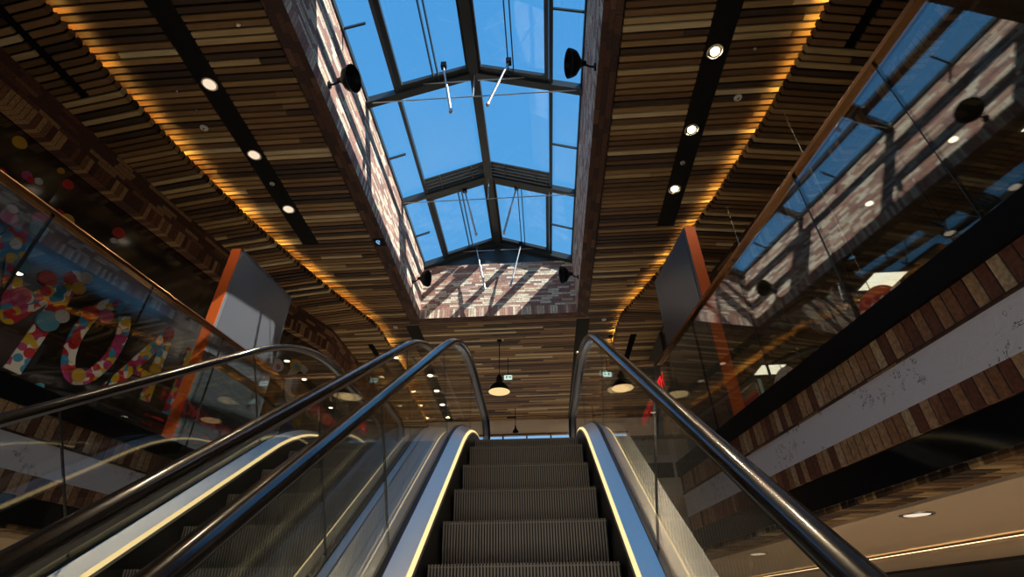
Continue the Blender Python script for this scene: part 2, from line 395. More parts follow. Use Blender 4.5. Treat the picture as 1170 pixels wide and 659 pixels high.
OSTR = {-1: [(-1.0, 3.28)], 1: [(-1.0, 3.28)]}
def build_outer(sg):
    """lower slat ceiling between the cove edge and the brick bulkhead; boards square to the balcony"""
    mb = MB(); slope = -.17*sg     # boards run square to the hall's curving side
    def xin(Y): return XC+sg*cove(Y)
    def xout(Y): return XC+sg*(bulk(Y)+.03)
    def row(y0, k):
        # row described by distance t outward of the cove edge
        cutY = y0 < 3.28 or (y0 > 9.68 and y0 < 11.3)
        L = abs(xout(y0)-xin(y0)); cuts = []
        if y0 < 3.25: cuts = [(.40, .53)]
        if 9.68 < y0 < 11.2: cuts = [(.33, .47)]
        segs = [(0, L+.05)]
        for a, b in cuts: segs = [(0, a), (b, L+.05)]
        for a, b in segs:
            x = a
            while x < b-1e-4:
                e = x+random.uniform(.5, 1.5)
                if b-e < .3: e = b
                e = min(e, b)
                def P(t, dy, z):
                    yy = y0+dy+k*t
                    return (xin(y0)+sg*t, yy, z)
                z = ZO+random.choice((0, .003)); top = ZO+.085
                nose = .018 if x == 0 else 0
                mb.hexa([P(x+nose, 0, z), P(e-.003, 0, z), P(e-.003, SW, z), P(x+nose, SW, z), P(x, 0, top if x == 0 else z+TH), P(e-.003, 0, z+TH), P(e-.003, SW, z+TH), P(x, SW, top if x == 0 else z+TH)])
                x = e
    y = -.9
    while y < 9.25:
        k = .14 if y < 8.75 else .14*max(0, (9.25-y)/.5)
        row(y, k); y += PITCH
    while y < YEND-.1:
        row(y, 0); y += PITCH
    nm = SIDES[sg][0]
    struct('ceiling_outer_'+nm, mb, M['slat'], 'lower timber slat ceiling between the glowing cove and the brick bulkhead')
    b = MB(); N = 120
    for z0, z1, inn in ((ZO+.032, ZO+.05, .03),):
        for i in range(N):
            Ya, Yb = lerp(-1, YEND, i/N), lerp(-1, YEND, (i+1)/N)
            b.hexa([(xin(Ya)+sg*inn, Ya, z0), (xout(Ya)+sg*.3, Ya, z0), (xout(Yb)+sg*.3, Yb, z0), (xin(Yb)+sg*inn, Yb, z0),
                    (xin(Ya)+sg*inn, Ya, z1), (xout(Ya)+sg*.3, Ya, z1), (xout(Yb)+sg*.3, Yb, z1), (xin(Yb)+sg*inn, Yb, z1)])
    for i in range(N):       # upstand that hides the light line from below
        Ya, Yb = lerp(-1, YEND, i/N), lerp(-1, YEND, (i+1)/N)
        b.hexa([(xin(Ya)+sg*.03, Ya, ZO+.04), (xin(Ya)+sg*.036, Ya, ZO+.04), (xin(Yb)+sg*.036, Yb, ZO+.04), (xin(Yb)+sg*.03, Yb, ZO+.04),
                (xin(Ya)+sg*.03, Ya, ZO+.088), (xin(Ya)+sg*.036, Ya, ZO+.088), (xin(Yb)+sg*.036, Yb, ZO+.088), (xin(Yb)+sg*.03, Yb, ZO+.088)])
    struct('ceiling_backing_'+nm, b, M['void'])
    # the light line lying on the outer ceiling's edge
    l = MB()
    for i in range(N):
        Ya, Yb = lerp(-.6, YEND-.1, i/N), lerp(-.6, YEND-.1, (i+1)/N)
        a, c = .06, .085
        l.quad([(xin(Ya)+sg*a, Ya, ZO+.075), (xin(Ya)+sg*c, Ya, ZO+.075), (xin(Yb)+sg*c, Yb, ZO+.075), (xin(Yb)+sg*a, Yb, ZO+.075)])
        l.quad([(xin(Ya)+sg*a, Ya, ZO+.055), (xin(Ya)+sg*a, Ya, ZO+.075), (xin(Yb)+sg*a, Yb, ZO+.075), (xin(Yb)+sg*a, Yb, ZO+.055)])
    o = obj('cove_light_strip', l, M['cove'])
    tag(o, 'warm light line hidden in the curved %s ceiling cove' % ('cove on the side of the polka dot hoarding' if sg < 0 else 'cove on the side of the red shop letters'), 'light strip')
    o['label'] = 'amber light line in the ceiling cove on the %s side' % ('polka dot hoarding' if sg < 0 else 'round red sale sign')
    # close the void above the bulkhead
    w = MB()
    for i in range(N):
        Ya, Yb = lerp(-1, YEND, i/N), lerp(-1, YEND, (i+1)/N)
        o1, o2 = .30, .34
        w.hexa([(xout(Ya)+sg*o1, Ya, ZO), (xout(Ya)+sg*o2, Ya, ZO), (xout(Yb)+sg*o2, Yb, ZO), (xout(Yb)+sg*o1, Yb, ZO),
                (xout(Ya)+sg*o1, Ya, ZC+.06), (xout(Ya)+sg*o2, Ya, ZC+.06), (xout(Yb)+sg*o2, Yb, ZC+.06), (xout(Yb)+sg*o1, Yb, ZC+.06)])
    struct('wall_void_'+nm, w, M['void'])
    # brick bulkhead: running bond above a soldier course, brick soffit
    zb, zs = 4.66, 4.86
    k = MB(); u = 0; pts = []
    Ys = [lerp(-1, YEND, i/N) for i in range(N+1)]
    for Ya, Yb in zip(Ys, Ys[1:]):
        xa, xb = XC+sg*bulk(Ya), XC+sg*bulk(Yb); du = sqrt((xb-xa)**2+(Yb-Ya)**2)
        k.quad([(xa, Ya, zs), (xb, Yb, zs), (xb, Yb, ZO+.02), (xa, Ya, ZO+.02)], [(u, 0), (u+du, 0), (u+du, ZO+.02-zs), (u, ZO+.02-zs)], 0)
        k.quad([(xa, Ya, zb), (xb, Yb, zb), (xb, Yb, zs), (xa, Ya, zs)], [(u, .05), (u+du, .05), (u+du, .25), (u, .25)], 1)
        T = .15
        k.quad([(xa, Ya, zb), (xb, Yb, zb), (xb+sg*T, Yb, zb), (xa+sg*T, Ya, zb)], [(u, .05), (u+du, .05), (u+du, .05+T), (u, .05+T)], 1)
        k.quad([(xa+sg*T, Ya, zb), (xb+sg*T, Yb, zb), (xb+sg*T, Yb, ZO+.02), (xa+sg*T, Ya, ZO+.02)], [(u, 0), (u+du, 0), (u+du, .5), (u, .5)], 0)
        u += du
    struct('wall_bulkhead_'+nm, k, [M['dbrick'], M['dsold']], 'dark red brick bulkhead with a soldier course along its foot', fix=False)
for sg in (-1, 1): build_outer(sg)

# ------------------------------------------------------------------ skylight shaft
def build_shaft():
    zs, zt = ZC-.02, 6.68; sc = zs+.20
    k = MB()
    def wall(p, q):
        L = sqrt((q[0]-p[0])**2+(q[1]-p[1])**2)
        for z0, z1, mi in ((zs, sc, 1), (sc, zt, 0)):
            k.quad([(p[0], p[1], z0), (q[0], q[1], z0), (q[0], q[1], z1), (p[0], p[1], z1)], [(0, .05), (L, .05), (L, .05+z1-z0), (0, .05+z1-z0)], mi)
    cs = [(SX0, SY0), (SX1, SY0), (SX1, SY1), (SX0, SY1)]
    for a, b in zip(cs, cs[1:]+cs[:1]): wall(a, b)
    T = .22; co = [(SX0-T, SY0-T), (SX1+T, SY0-T), (SX1+T, SY1+T), (SX0-T, SY1+T)]
    for i in range(4):       # outer skin, head and brick border around the opening
        a, b = cs[i], cs[(i+1) % 4]; A, B = co[i], co[(i+1) % 4]
        L = sqrt((B[0]-A[0])**2+(B[1]-A[1])**2)
        k.quad([(A[0], A[1], ZC+.01), (B[0], B[1], ZC+.01), (B[0], B[1], zt), (A[0], A[1], zt)], [(0, 0), (L, 0), (L, 1.3), (0, 1.3)], 0)
        k.quad([(a[0], a[1], zt), (b[0], b[1], zt), (B[0], B[1], zt), (A[0], A[1], zt)], None, 0)
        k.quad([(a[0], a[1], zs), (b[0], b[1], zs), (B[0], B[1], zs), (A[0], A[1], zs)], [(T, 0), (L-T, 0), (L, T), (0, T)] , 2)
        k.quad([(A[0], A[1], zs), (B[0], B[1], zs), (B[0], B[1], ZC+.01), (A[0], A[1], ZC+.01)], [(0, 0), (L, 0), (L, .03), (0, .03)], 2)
    # brick gable ends up to the roof
    xm = (SX0+SX1)/2
    for Y, s in ((SY0, -1), (SY1, 1)):
        L = SX1-SX0
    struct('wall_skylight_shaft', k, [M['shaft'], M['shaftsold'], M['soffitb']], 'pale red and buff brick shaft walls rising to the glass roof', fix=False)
build_shaft()

ZE, ZR = 6.74, 7.33; XM = (SX0+SX1)/2; HW = (SX1-SX0)/2
def roof(X): return ZR-(ZR-ZE)*abs(X-XM)/HW       # underside of the glazing
PURL = [-2.0, .37]; PORT = [4.68, 6.88]
def build_roof():
    w = empty('window_1', (XM, (SY0+SY1)/2, ZE), 'gabled glass skylight with dark slate frames', kind='structure')
    def beamX(name, Y, wdt, dep, x0=SX0, x1=SX1, lift=0, mat='frame'):
        m = MB()
        for a, b in ((x0, XM), (XM, x1)):
            za, zb = roof(a)+lift, roof(b)+lift
            m.hexa([(a, Y-wdt/2, za-dep), (b, Y-wdt/2, zb-dep), (b, Y+wdt/2, zb-dep), (a, Y+wdt/2, za-dep), (a, Y-wdt/2, za), (b, Y-wdt/2, zb), (b, Y+wdt/2, zb), (a, Y+wdt/2, za)])
        return obj(name, m, M[mat], w)
    beamX('rafter', PORT[0], .11, .14); beamX('rafter', PORT[1], .09, .12)
    beamX('rafter', SY1-.05, .10, .15); beamX('rafter', SY0+.04, .08, .13)
    m = MB(); m.box(XM-.075, XM+.075, SY0, SY1, ZR-.15, ZR+.02)
    obj('ridge_beam', m, M['frame'], w, bevel=.006)
    for X in PURL:
        m = MB(); m.box(X-.028, X+.028, SY0, SY1, roof(X)-.09, roof(X)+.01); obj('purlin', m, M['frame'], w)
    for X, s in ((SX0, 1), (SX1, -1)):
        m = MB(); m.box(min(X-s*.1, X+s*.025), max(X-s*.1, X+s*.025), SY0, SY1, 6.68, 6.76); obj('eave_trim', m, M['frame'], w)
        # short glazing bars in the edge strips
        px = PURL[0] if s > 0 else PURL[1]
        for Y in (3.55, 5.85, 7.95):
            px_ = px if s < 0 else lerp(X, px, .66)
            m = MB(); m.hexa([(X, Y-.012, roof(X)-.04), (px_, Y-.012, roof(px_)-.04), (px_, Y+.012, roof(px_)-.04), (X, Y+.012, roof(X)-.04),
                              (X, Y-.012, roof(X)), (px_, Y-.012, roof(px_)), (px_, Y+.012, roof(px_)), (X, Y+.012, roof(X))])
            obj('glazing_bar', m, M['frame'], w)
    # glass
    ys = [SY0, PORT[0], PORT[1], SY1]
    for a, b in zip(ys, ys[1:]):
        for x0, x1 in ((SX0, PURL[0]), (PURL[0], XM), (XM, PURL[1]), (PURL[1], SX1)):
            m = MB(); t = .02
            m.hexa([(x0, a, roof(x0)), (x1, a, roof(x1)), (x1, b, roof(x1)), (x0, b, roof(x0)), (x0, a, roof(x0)+t), (x1, a, roof(x1)+t), (x1, b, roof(x1)+t), (x0, b, roof(x0)+t)])
            obj('roof_pane', m, M['glassr'], w)
    # opening lights in the near and the far bay
    for (ya, yb) in ((SY0+.1, PORT[0]-.06), (PORT[1]+.08, SY1-.1)):
        for x0, x1 in ((PURL[0]+.035, XM-.06), (XM+.06, PURL[1]-.035)):
            m = MB(); fw = .085; dz0, dz1 = -.085, -.012
            def bar(xa, xb, y0, y1):
                m.hexa([(xa, y0, roof(xa)+dz0), (xb, y0, roof(xb)+dz0), (xb, y1, roof(xb)+dz0), (xa, y1, roof(xa)+dz0),
                        (xa, y0, roof(xa)+dz1), (xb, y0, roof(xb)+dz1), (xb, y1, roof(xb)+dz1), (xa, y1, roof(xa)+dz1)])
            bar(x0, x0+fw*.7, ya, yb); bar(x1-fw*.7, x1, ya, yb); bar(x0+fw*.7, x1-fw*.7, ya, ya+fw); bar(x0+fw*.7, x1-fw*.7, yb-fw, yb)
            s = obj('opening_sash', m, M['frame'], w)
            xm = (x0+x1)/2+.02*(1 if x0 < XM else -1); m = MB()
            for dx in (-.045, .03): m.hexa([(xm+dx, ya, roof(xm)-.10), (xm+dx+.018, ya, roof(xm)-.10), (xm+dx+.018, yb, roof(xm)-.10), (xm+dx, yb, roof(xm)-.10),
                                             (xm+dx, ya, roof(xm)-.02), (xm+dx+.018, ya, roof(xm)-.02), (xm+dx+.018, yb, roof(xm)-.02), (xm+dx, yb, roof(xm)-.02)])
            obj('sash_rail', m, M['frame'], s)
            m = MB(); m.box(x0+.01, x1-.01, yb-.015, yb, roof((x0+x1)/2)-.15, roof((x0+x1)/2)-.14) ; obj('sash_lip', m, M['rod'], s)
            # chain actuators: hanging rods
            far = ya > 5; lft = x0 < XM
            if not far: rods = [((-1.25, 4.40, 7.06), (-1.10, 4.495, 6.10))] if lft else [((-.256, 4.40, 7.06), (-.562, 4.42, 6.10))]
            else: rods = [((-1.299, 7.033, 7.06), (-1.073, 7.24, 6.10)), ((-1.27, 8.73, 6.95), (-1.06, 8.71, 5.85))] if lft else [((-.287, 7.036, 7.06), (-.551, 7.23, 6.10)), ((-.285, 8.69, 6.95), (-.518, 8.70, 5.90))]
            for A_, B_ in rods:
                A_ = Vector(A_); B_ = Vector(B_); rx, ry, zt_ = A_
                m = MB(); md = A_.lerp(B_, .45)
                m.tube([A_, md], .014, 10); m.tube([md, B_], .021, 10)
                m.lathe([(0, -.02), (.028, -.02), (.028, .03), (0, .03)], B_, seg=12)
                obj('actuator_rod', m, M['rod'], s, smooth=True)
                m = MB(); m.box(rx-.04, rx+.04, ry-.03, ry+.05, zt_-.02, zt_+.08); obj('actuator_bracket', m, M['black'], s)
    # louvre box along the mid frame
    for x0, x1 in ((PURL[0]+.03, XM-.06), (XM+.06, PURL[1]-.03)):
        m = MB()
        for i in range(4):
            y0 = PORT[1]-.36+i*.08
            m.hexa([(x0, y0, roof(x0)-.05), (x1, y0, roof(x1)-.05), (x1, y0+.06, roof(x1)-.05), (x0, y0+.06, roof(x0)-.05),
                    (x0, y0, roof(x0)-.02), (x1, y0, roof(x1)-.02), (x1, y0+.06, roof(x1)-.02), (x0, y0+.06, roof(x0)-.02)])
        obj('gutter_tray', m, M['frame'], w)
        for t in (.25, .78):
            xx = lerp(x0, x1, t); m = MB(); m.box(xx-.012, xx+.012, PORT[1]-.38, PORT[1]-.03, roof(xx)-.09, roof(xx)-.05); obj('gutter_bracket', m, M['frame'], w)
    for Y in PORT:
        m = MB(); m.tube([(SX0, Y-.02, 6.64), (SX1, Y-.02, 6.64)], .009, 8); obj('tie_rod', m, M['rod'], w)
        m = MB(); m.tube([(XM, Y-.02, 6.64), (XM, Y-.02, ZR-.1)], .009, 8); obj('hanger_rod', m, M['rod'], w)
build_roof()

# ------------------------------------------------------------------ cone spotlights on the shaft walls
def gables():
    for nm_, Y0_, Y1_ in (('trim_gable_far', SY1, SY1+.03), ('trim_gable_near', SY0-.03, SY0)):
        m = MB(); m.prism([(SX0, 6.68), (SX1, 6.68), (SX1, ZE+.02), (XM, ZR+.02), (SX0, ZE+.02)], (0, Y0_, 0), (1, 0, 0), (0, 0, 1), (0, Y1_-Y0_, 0))
        struct(nm_, m, M['frame'])
gables()
def spot(X, Y, z, s, label):
    w = empty('wall_spotlight', (X, Y, z), label, 'spotlight', 'black cone spotlights on the skylight walls')
    m = MB(); m.lathe([(0, 0), (.045, 0), (.045, .02), (0, .02)], (X, Y, z), (s, 0, 0), 16); obj('wall_plate', m, M['black'], w, smooth=True)
    c = (X+s*.23, Y-.02, z+.12)
    m = MB(); m.tube([(X+s*.01, Y, z), (X+s*.06, Y, z+.01), (X+s*.10, Y, z+.04), (X+s*.13, Y-.01, z+.06)], .013, 10); obj('bracket_arm', m, M['black'], w, smooth=True)
    ax = Vector((s*.85, -.15, -.15)).normalized(); b = Vector((X+s*.13, Y-.01, z+.07))-ax*.02
    m = MB(); m.lathe([(0, 0), (.03, 0), (.038, .05), (.07, .08), (.14, .13), (.162, .18), (.170, .22), (.162, .22), (.152, .18), (.12, .13), (.03, .09), (0, .09)], b, ax, 32)
    obj('cone_shade', m, M['black'], w, smooth=True)
    m = MB(); m.lathe([(0, .10), (.05, .11), (.045, .15), (0, .17)], b, ax, 20); obj('bulb', m, M['black'], w, smooth=True)
spot(SX0, 3.64, 5.60, 1, 'black cone spotlight on the near sunlit brick wall of the skylight')
spot(SX1, 3.56, 5.50, -1, 'black cone spotlight on the near shaded wall of the skylight')
spot(SX0, 8.15, 5.72, 1, 'black cone spotlight by the far corner of the sunlit skylight wall')
spot(SX1, 7.95, 5.52, -1, 'black cone spotlight by the far corner of the shaded skylight wall')

# ------------------------------------------------------------------ ceiling fittings
ORD = ['nearest', 'second', 'third', 'fourth', 'fifth']
def downlight(X, Y, z, label, group, mat='lamp', r=.088):
    w = empty('recessed_downlight', (X, Y, z), label, 'downlight', group)
    m = MB(); m.lathe([(r-.012, -.001), (r-.008, -.008), (r+.006, -.006), (r+.008, .0)], (X, Y, z), seg=28); obj('trim_ring', m, M['chrome'], w, smooth=True)
    m = MB(); m.lathe([(r-.012, -.003), (r-.03, .001), (.03, .002)], (X, Y, z), seg=28); obj('reflector', m, M['chrome'], w, smooth=True)
    q = r*(.55 if mat == 'lamp' else .8); m = MB(); m.lathe([(0, -.006), (q, -.005), (q*1.04, .003)], (X, Y, z), seg=20); obj('lamp_lens', m, M[mat], w, smooth=True)
    return w
ys1 = [3.37, 4.45, 5.53]
L0 = R0 = None
for i, Y in enumerate(ys1):
    lab = '%s recessed downlight in the black strip between amber cove and %s'
    if i == 0:
        L0 = downlight(-3.75, Y, ZC, lab % (ORD[i]+' soft', 'sunlit skylight wall'), 'downlights in the left black strip', 'lampdim')
        R0 = downlight(2.14, Y, ZC, lab % (ORD[i]+' glaring', 'shaded skylight wall'), 'glaring downlights in the right black strip', 'lamp')
    else:
        dup(L0, (-3.75, Y, ZC), lab % (ORD[i]+' soft', 'sunlit skylight wall')); dup(R0, (2.13, Y, ZC), lab % (ORD[i]+' glaring', 'shaded skylight wall'))
for i, Y in enumerate([10.83, 11.92, 12.95, 13.99, 15.09]):
    dup(L0, (-2.70, Y, ZC), '%s small downlight beyond the skylight in the hoarding side strip' % ORD[i], 'downlights beyond the skylight, hoarding side')
    dup(R0, (.98, Y, ZC), '%s small downlight beyond the skylight in the strip behind the handrail' % ORD[i], 'downlights beyond the skylight, shop side')
def disc(name, X, Y, z, r, label, cat, group=None, mat='white'):
    w = empty(name, (X, Y, z), label, cat, group)
    m = MB(); m.lathe([(0, -.012), (r*.55, -.014), (r*.6, -.008), (r*.8, -.012), (r, -.004), (r, .004)], (X, Y, z), seg=24); obj('housing', m, M[mat], w, smooth=True)
    m = MB(); m.lathe([(0, -.02), (r*.3, -.018), (r*.35, -.01)], (X, Y, z), seg=16); obj('grille', m, M['chrome'], w, smooth=True)
disc('smoke_detector', -4.17, 3.97, ZC, .05, 'round white detector on the slats near the amber cove, hoarding side', 'smoke detector')
disc('smoke_detector', 2.586, 4.0, ZC, .05, 'round white detector on the slats between bright downlights and amber cove', 'smoke detector')
disc('smoke_detector', -3.753, 4.99, ZC, .035, 'small round sensor in the black strip between two soft downlights', 'sensor')
disc('smoke_detector', 2.136, 5.02, ZC, .035, 'small round sensor in the black strip between two bright downlights', 'sensor')
disc('smoke_detector', -3.055, 9.31, ZC, .05, 'small round detector past the skylight corner, hoarding side', 'smoke detector')
disc('smoke_detector', 1.42, 9.33, ZC, .05, 'small round detector past the skylight corner, shop side', 'smoke detector')
for X, Y, lb in ((-4.107, 3.706, 'tiny sprinkler head on the slats beside the white detector'), (-4.19, 3.43, 'tiny sprinkler head between amber cove and nearest soft downlight'),
                 (2.573, 3.36, 'tiny sprinkler head beside the nearest bright downlight'), (-3.04, 2.70, 'tiny dark sprinkler head in a pale slat above the skylight wall')):
    w = empty('ceiling_sprinkler', (X, Y, ZC), lb, 'sprinkler')
    m = MB(); m.lathe([(0, -.03), (.016, -.03), (.016, -.026), (.005, -.024), (.006, -.004), (.02, -.003), (.02, .004)], (X, Y, ZC), seg=12); obj('sprinkler_body', m, M['chrome'], w, smooth=True)

def pendant(X, Y, zl, r, label):
    w = empty('pendant_lamp', (X, Y, zl), label, 'pendant lamp', 'black pendant lamps over the landing')
    h = r*1.0
    m = MB(); m.lathe([(r, 0), (r*1.0, .02), (r*.86, h*.38), (r*.6, h*.72), (r*.3, h*.95), (r*.3, h*1.35), (r*.22, h*1.5), (r*.1, h*1.7), (0.001, h*1.72)], (X, Y, zl), seg=32); obj('lamp_shade', m, M['black'], w, smooth=True)
    m = MB(); m.lathe([(r*.97, .004), (r*.8, .03), (r*.4, .05), (0, .055)], (X, Y, zl), seg=32); obj('diffuser', m, M['shade_in'], w, smooth=True)
    m = MB(); m.tube([(X, Y, zl+h*1.7), (X, Y, ZC-.02)], .008, 8); obj('cord', m, M['black'], w)
    m = MB(); m.lathe([(0, -.04), (.05, -.035), (.06, 0), (.06, .01)], (X, Y, ZC), seg=16); obj('ceiling_rose', m, M['black'], w, smooth=True)
pendant(-.87, 10.1, 4.12, .235, 'black bell pendant lamp left of centre over the landing')
pendant(1.64, 10.1, 4.08, .235, 'black bell pendant lamp seen through the escalator glass beside the shop letters')
def tracklamp(X, Y, z):
    w = empty('hanging_lamp', (X, Y, z), 'small dark hanging lamp before the far beige wall', 'pendant lamp')
    m = MB(); m.tube([(X, Y, z+.2), (X, Y, ZC)], .01, 8); obj('cord', m, M['black'], w)
    m = MB(); m.lathe([(.09, 0), (.085, .02), (.03, .12), (.02, .2), (0, .2)], (X, Y, z), seg=16); obj('lamp_shade', m, M['black'], w, smooth=True)
    m = MB(); m.box(X-.25, X+.02, Y-.015, Y+.015, z+.42, z+.46); obj('cross_arm', m, M['black'], w)
tracklamp(-.76, 14.4, 4.62)
def exitsign(X, Y, z, label, mirror=1):
    w = empty('exit_sign', (X, Y, z), label, 'exit sign', 'green exit signs')
    m = MB(); m.box(X-.095, X+.095, Y-.015, Y+.015, z-.055, z+.055); obj('sign_box', m, M['exitg'], w, bevel=.004)
    m = MB(); s = mirror; yy = Y-.019; q = .55
    # running figure and arrow cut from green film
    m.prism([(a*q, b*q) for a, b in ((.02*s, -.06), (.05*s, -.06), (.05*s, .02), (.07*s, .05), (.03*s, .07), (.0, .03))], (X-.05*s, yy, z), (1, 0, 0), (0, 0, 1), (0, .003, 0))
    m.prism([(a*q, b*q) for a, b in ((.05*s, -.015), (.13*s, -.015), (.13*s, -.04), (.19*s, 0), (.13*s, .04), (.13*s, .015), (.05*s, .015))], (X-.025*s, yy, z), (1, 0, 0), (0, 0, 1), (0, .003, 0))
    obj('running_figure', m, M['exitd'], w)
    m = MB(); m.tube([(X, Y, z+.05), (X, Y, ZC)], .008, 8); obj('hanger', m, M['black'], w)
exitsign(-.74, 11.0, 4.84, 'white and green exit sign just behind the left pendant lamp')
exitsign(1.50, 11.0, 4.86, 'white and green exit sign seen through the escalator glass', -1)
w = empty('number_sign', (-2.57, 6.42, ZC-.025), 'small number six with its blue reflection painted as glow on the skylight border', 'number sign')
text('digit', '6', .16, (-2.63, 6.34, ZC-.030), (1, 0, 0), (0, 1, 0), M['num'], w, .002)
m = MB(); m.box(-2.66, -2.48, 6.3, 6.5, ZC-.026, ZC-.021); obj('plate', m, M['black'], w)

# ------------------------------------------------------------------ side galleries
def band(name, sg, d0, d1, z0, z1, mat, y0=-1.5, y1=None, label=None, u0=0, N=1):
    """a strip following the balcony edge, UVs in metres"""
    y1 = y1 if y1 is not None else YEND
    m = MB(); P = lambda Y, d, z: sides_pt(sg, Y, d, z)
    L = (y1-y0)*1.008
    def q(a, b, c, d, uv): m.quad([a, b, c, d], uv)
    q(P(y0, d0, z0), P(y1, d0, z0), P(y1, d0, z1), P(y0, d0, z1), [(0, .05), (L, .05), (L, .05+z1-z0), (0, .05+z1-z0)])
    q(P(y0, d1, z0), P(y1, d1, z0), P(y1, d1, z1), P(y0, d1, z1), [(0, .05), (L, .05), (L, .05+z1-z0), (0, .05+z1-z0)])
    q(P(y0, d0, z0), P(y1, d0, z0), P(y1, d1, z0), P(y0, d1, z0), [(0, .05), (L, .05), (L, .05+d1-d0), (0, .05+d1-d0)])
    q(P(y0, d0, z1), P(y1, d0, z1), P(y1, d1, z1), P(y0, d1, z1), [(0, .05), (L, .05), (L, .05+d1-d0), (0, .05+d1-d0)])
    q(P(y0, d0, z0), P(y0, d1, z0), P(y0, d1, z1), P(y0, d0, z1), None)
    q(P(y1, d0, z0), P(y1, d1, z0), P(y1, d1, z1), P(y1, d0, z1), None)
    o = struct(name, m, mat, label); return o
YB = 6.2      # the galleries' edge meets the landing here
def gallery(sg):
    nm = SIDES[sg][0]; BE = 8.6
    band('trim_channel_'+nm, sg, -.03, .10, 1.40, 1.565, M['black'], label='black steel channel along the gallery edge', y1=YB)
    band('wall_brick_course_'+nm, sg, 0, .12, 1.215, 1.40, M['fsold'], y1=YB)
    band('wall_render_band_'+nm, sg, .0, .12, .97, 1.215, M['plaster'], y1=YB)
    band('trim_ledge_'+nm, sg, -.012, .0, 1.205, 1.222, M['dbrick'], y1=YB)
    band('wall_lower_brick_course_'+nm, sg, .0, .12, .828, .97, M['fsold'], y1=YB)
    band('trim_black_band_'+nm, sg, .02, .10, .64, .828, M['gloss'], y1=YB)
    # timber soffit strip: boards across
    m = MB(); y = -1.5
    while y < YB:
        P = lambda d, yy, z: sides_pt(sg, yy, d, z)
        for a, b in ((.10, .27), (.275, .42)):
            m.hexa([P(a, y, .62), P(b, y, .62), P(b, y+SW, .62), P(a, y+SW, .62), P(a, y, .65), P(b, y, .65), P(b, y+SW, .65), P(a, y+SW, .65)])
        y += PITCH
    struct('ceiling_soffit_'+nm, m, M['slat'])
    band('ceiling_soffit_backing_'+nm, sg, .10, .42, .655, .67, M['void'], y1=YB)
    # plaster ceiling of the lower floor with a lit recess
    band('ceiling_plaster_'+nm, sg, .42, 1.62, .60, .66, M['beige'], y1=BE+4)
    m = MB(); y1_ = BE+4; Pq = lambda Y, d, z: sides_pt(sg, Y, d, z)
    sec = [(1.60, .60), (2.0, .615), (2.40, .635), (2.7, .64), (2.7, .68), (2.4, .67), (1.60, .66)]
    m.sweep([[Pq(Y, d, z) for d, z in sec] for Y in (-1.5, y1_)]); struct('ceiling_recess_'+nm, m, M['beige'])
    band('trim_recess_ledge_'+nm, sg, 2.42, 2.70, .565, .598, M['beige'], y1=BE+4)
    band('ceiling_plaster_far_'+nm, sg, 2.70, 5.0, .565, .60, M['beige'], y1=BE+4)
    band('ceiling_dark_'+nm, sg, 3.6, 6.4, .53, .565, M['dark'], y1=BE+4)
    o = band('recess_light', sg, 2.43, 2.46, .599, .606, M['cove_low'], y1=BE+4)
    del o['kind']
    tag(o, 'warm light line in the plaster ceiling recess under the %s gallery' % ('polka dot hoarding' if sg < 0 else 'round red sale sign'), 'light strip')
    # floor slab of the gallery
    band('floor_gallery_'+nm, sg, .11, 4.4, 1.50, FG, M['floor'], y1=YB)
    band('floor_gallery_far_'+nm, sg, .11, 4.4, 1.50, FG, M['floor'], y0=YB, y1=YEND)
    band('floor_slab_'+nm, sg, .12, 4.4, .70, 1.50, M['dark'], y1=YB)
M['cove_low'] = emit('recess_led', (1, .66, .32), 3.2)
for sg in (-1, 1): gallery(sg)
# landing slab beyond the escalators
m = MB()
m.hexa([(balL(YB)-.1, YB, 1.2), (balR(YB)+.1, YB, 1.2), (balR(YEND)+1.2, YEND, 1.2), (balL(YEND)-1.2, YEND, 1.2), (balL(YB)-.1, YB, FL-.02), (balR(YB)+.1, YB, FL-.02), (balR(YEND)+1.2, YEND, FL-.02), (balL(YEND)-1.2, YEND, FL-.02)])
struct('floor_landing', m, M['floor'])
m = MB(); m.box(-9, 8, -4, YEND, -EZ-.1, -EZ)
struct('floor', m, M['floor'])

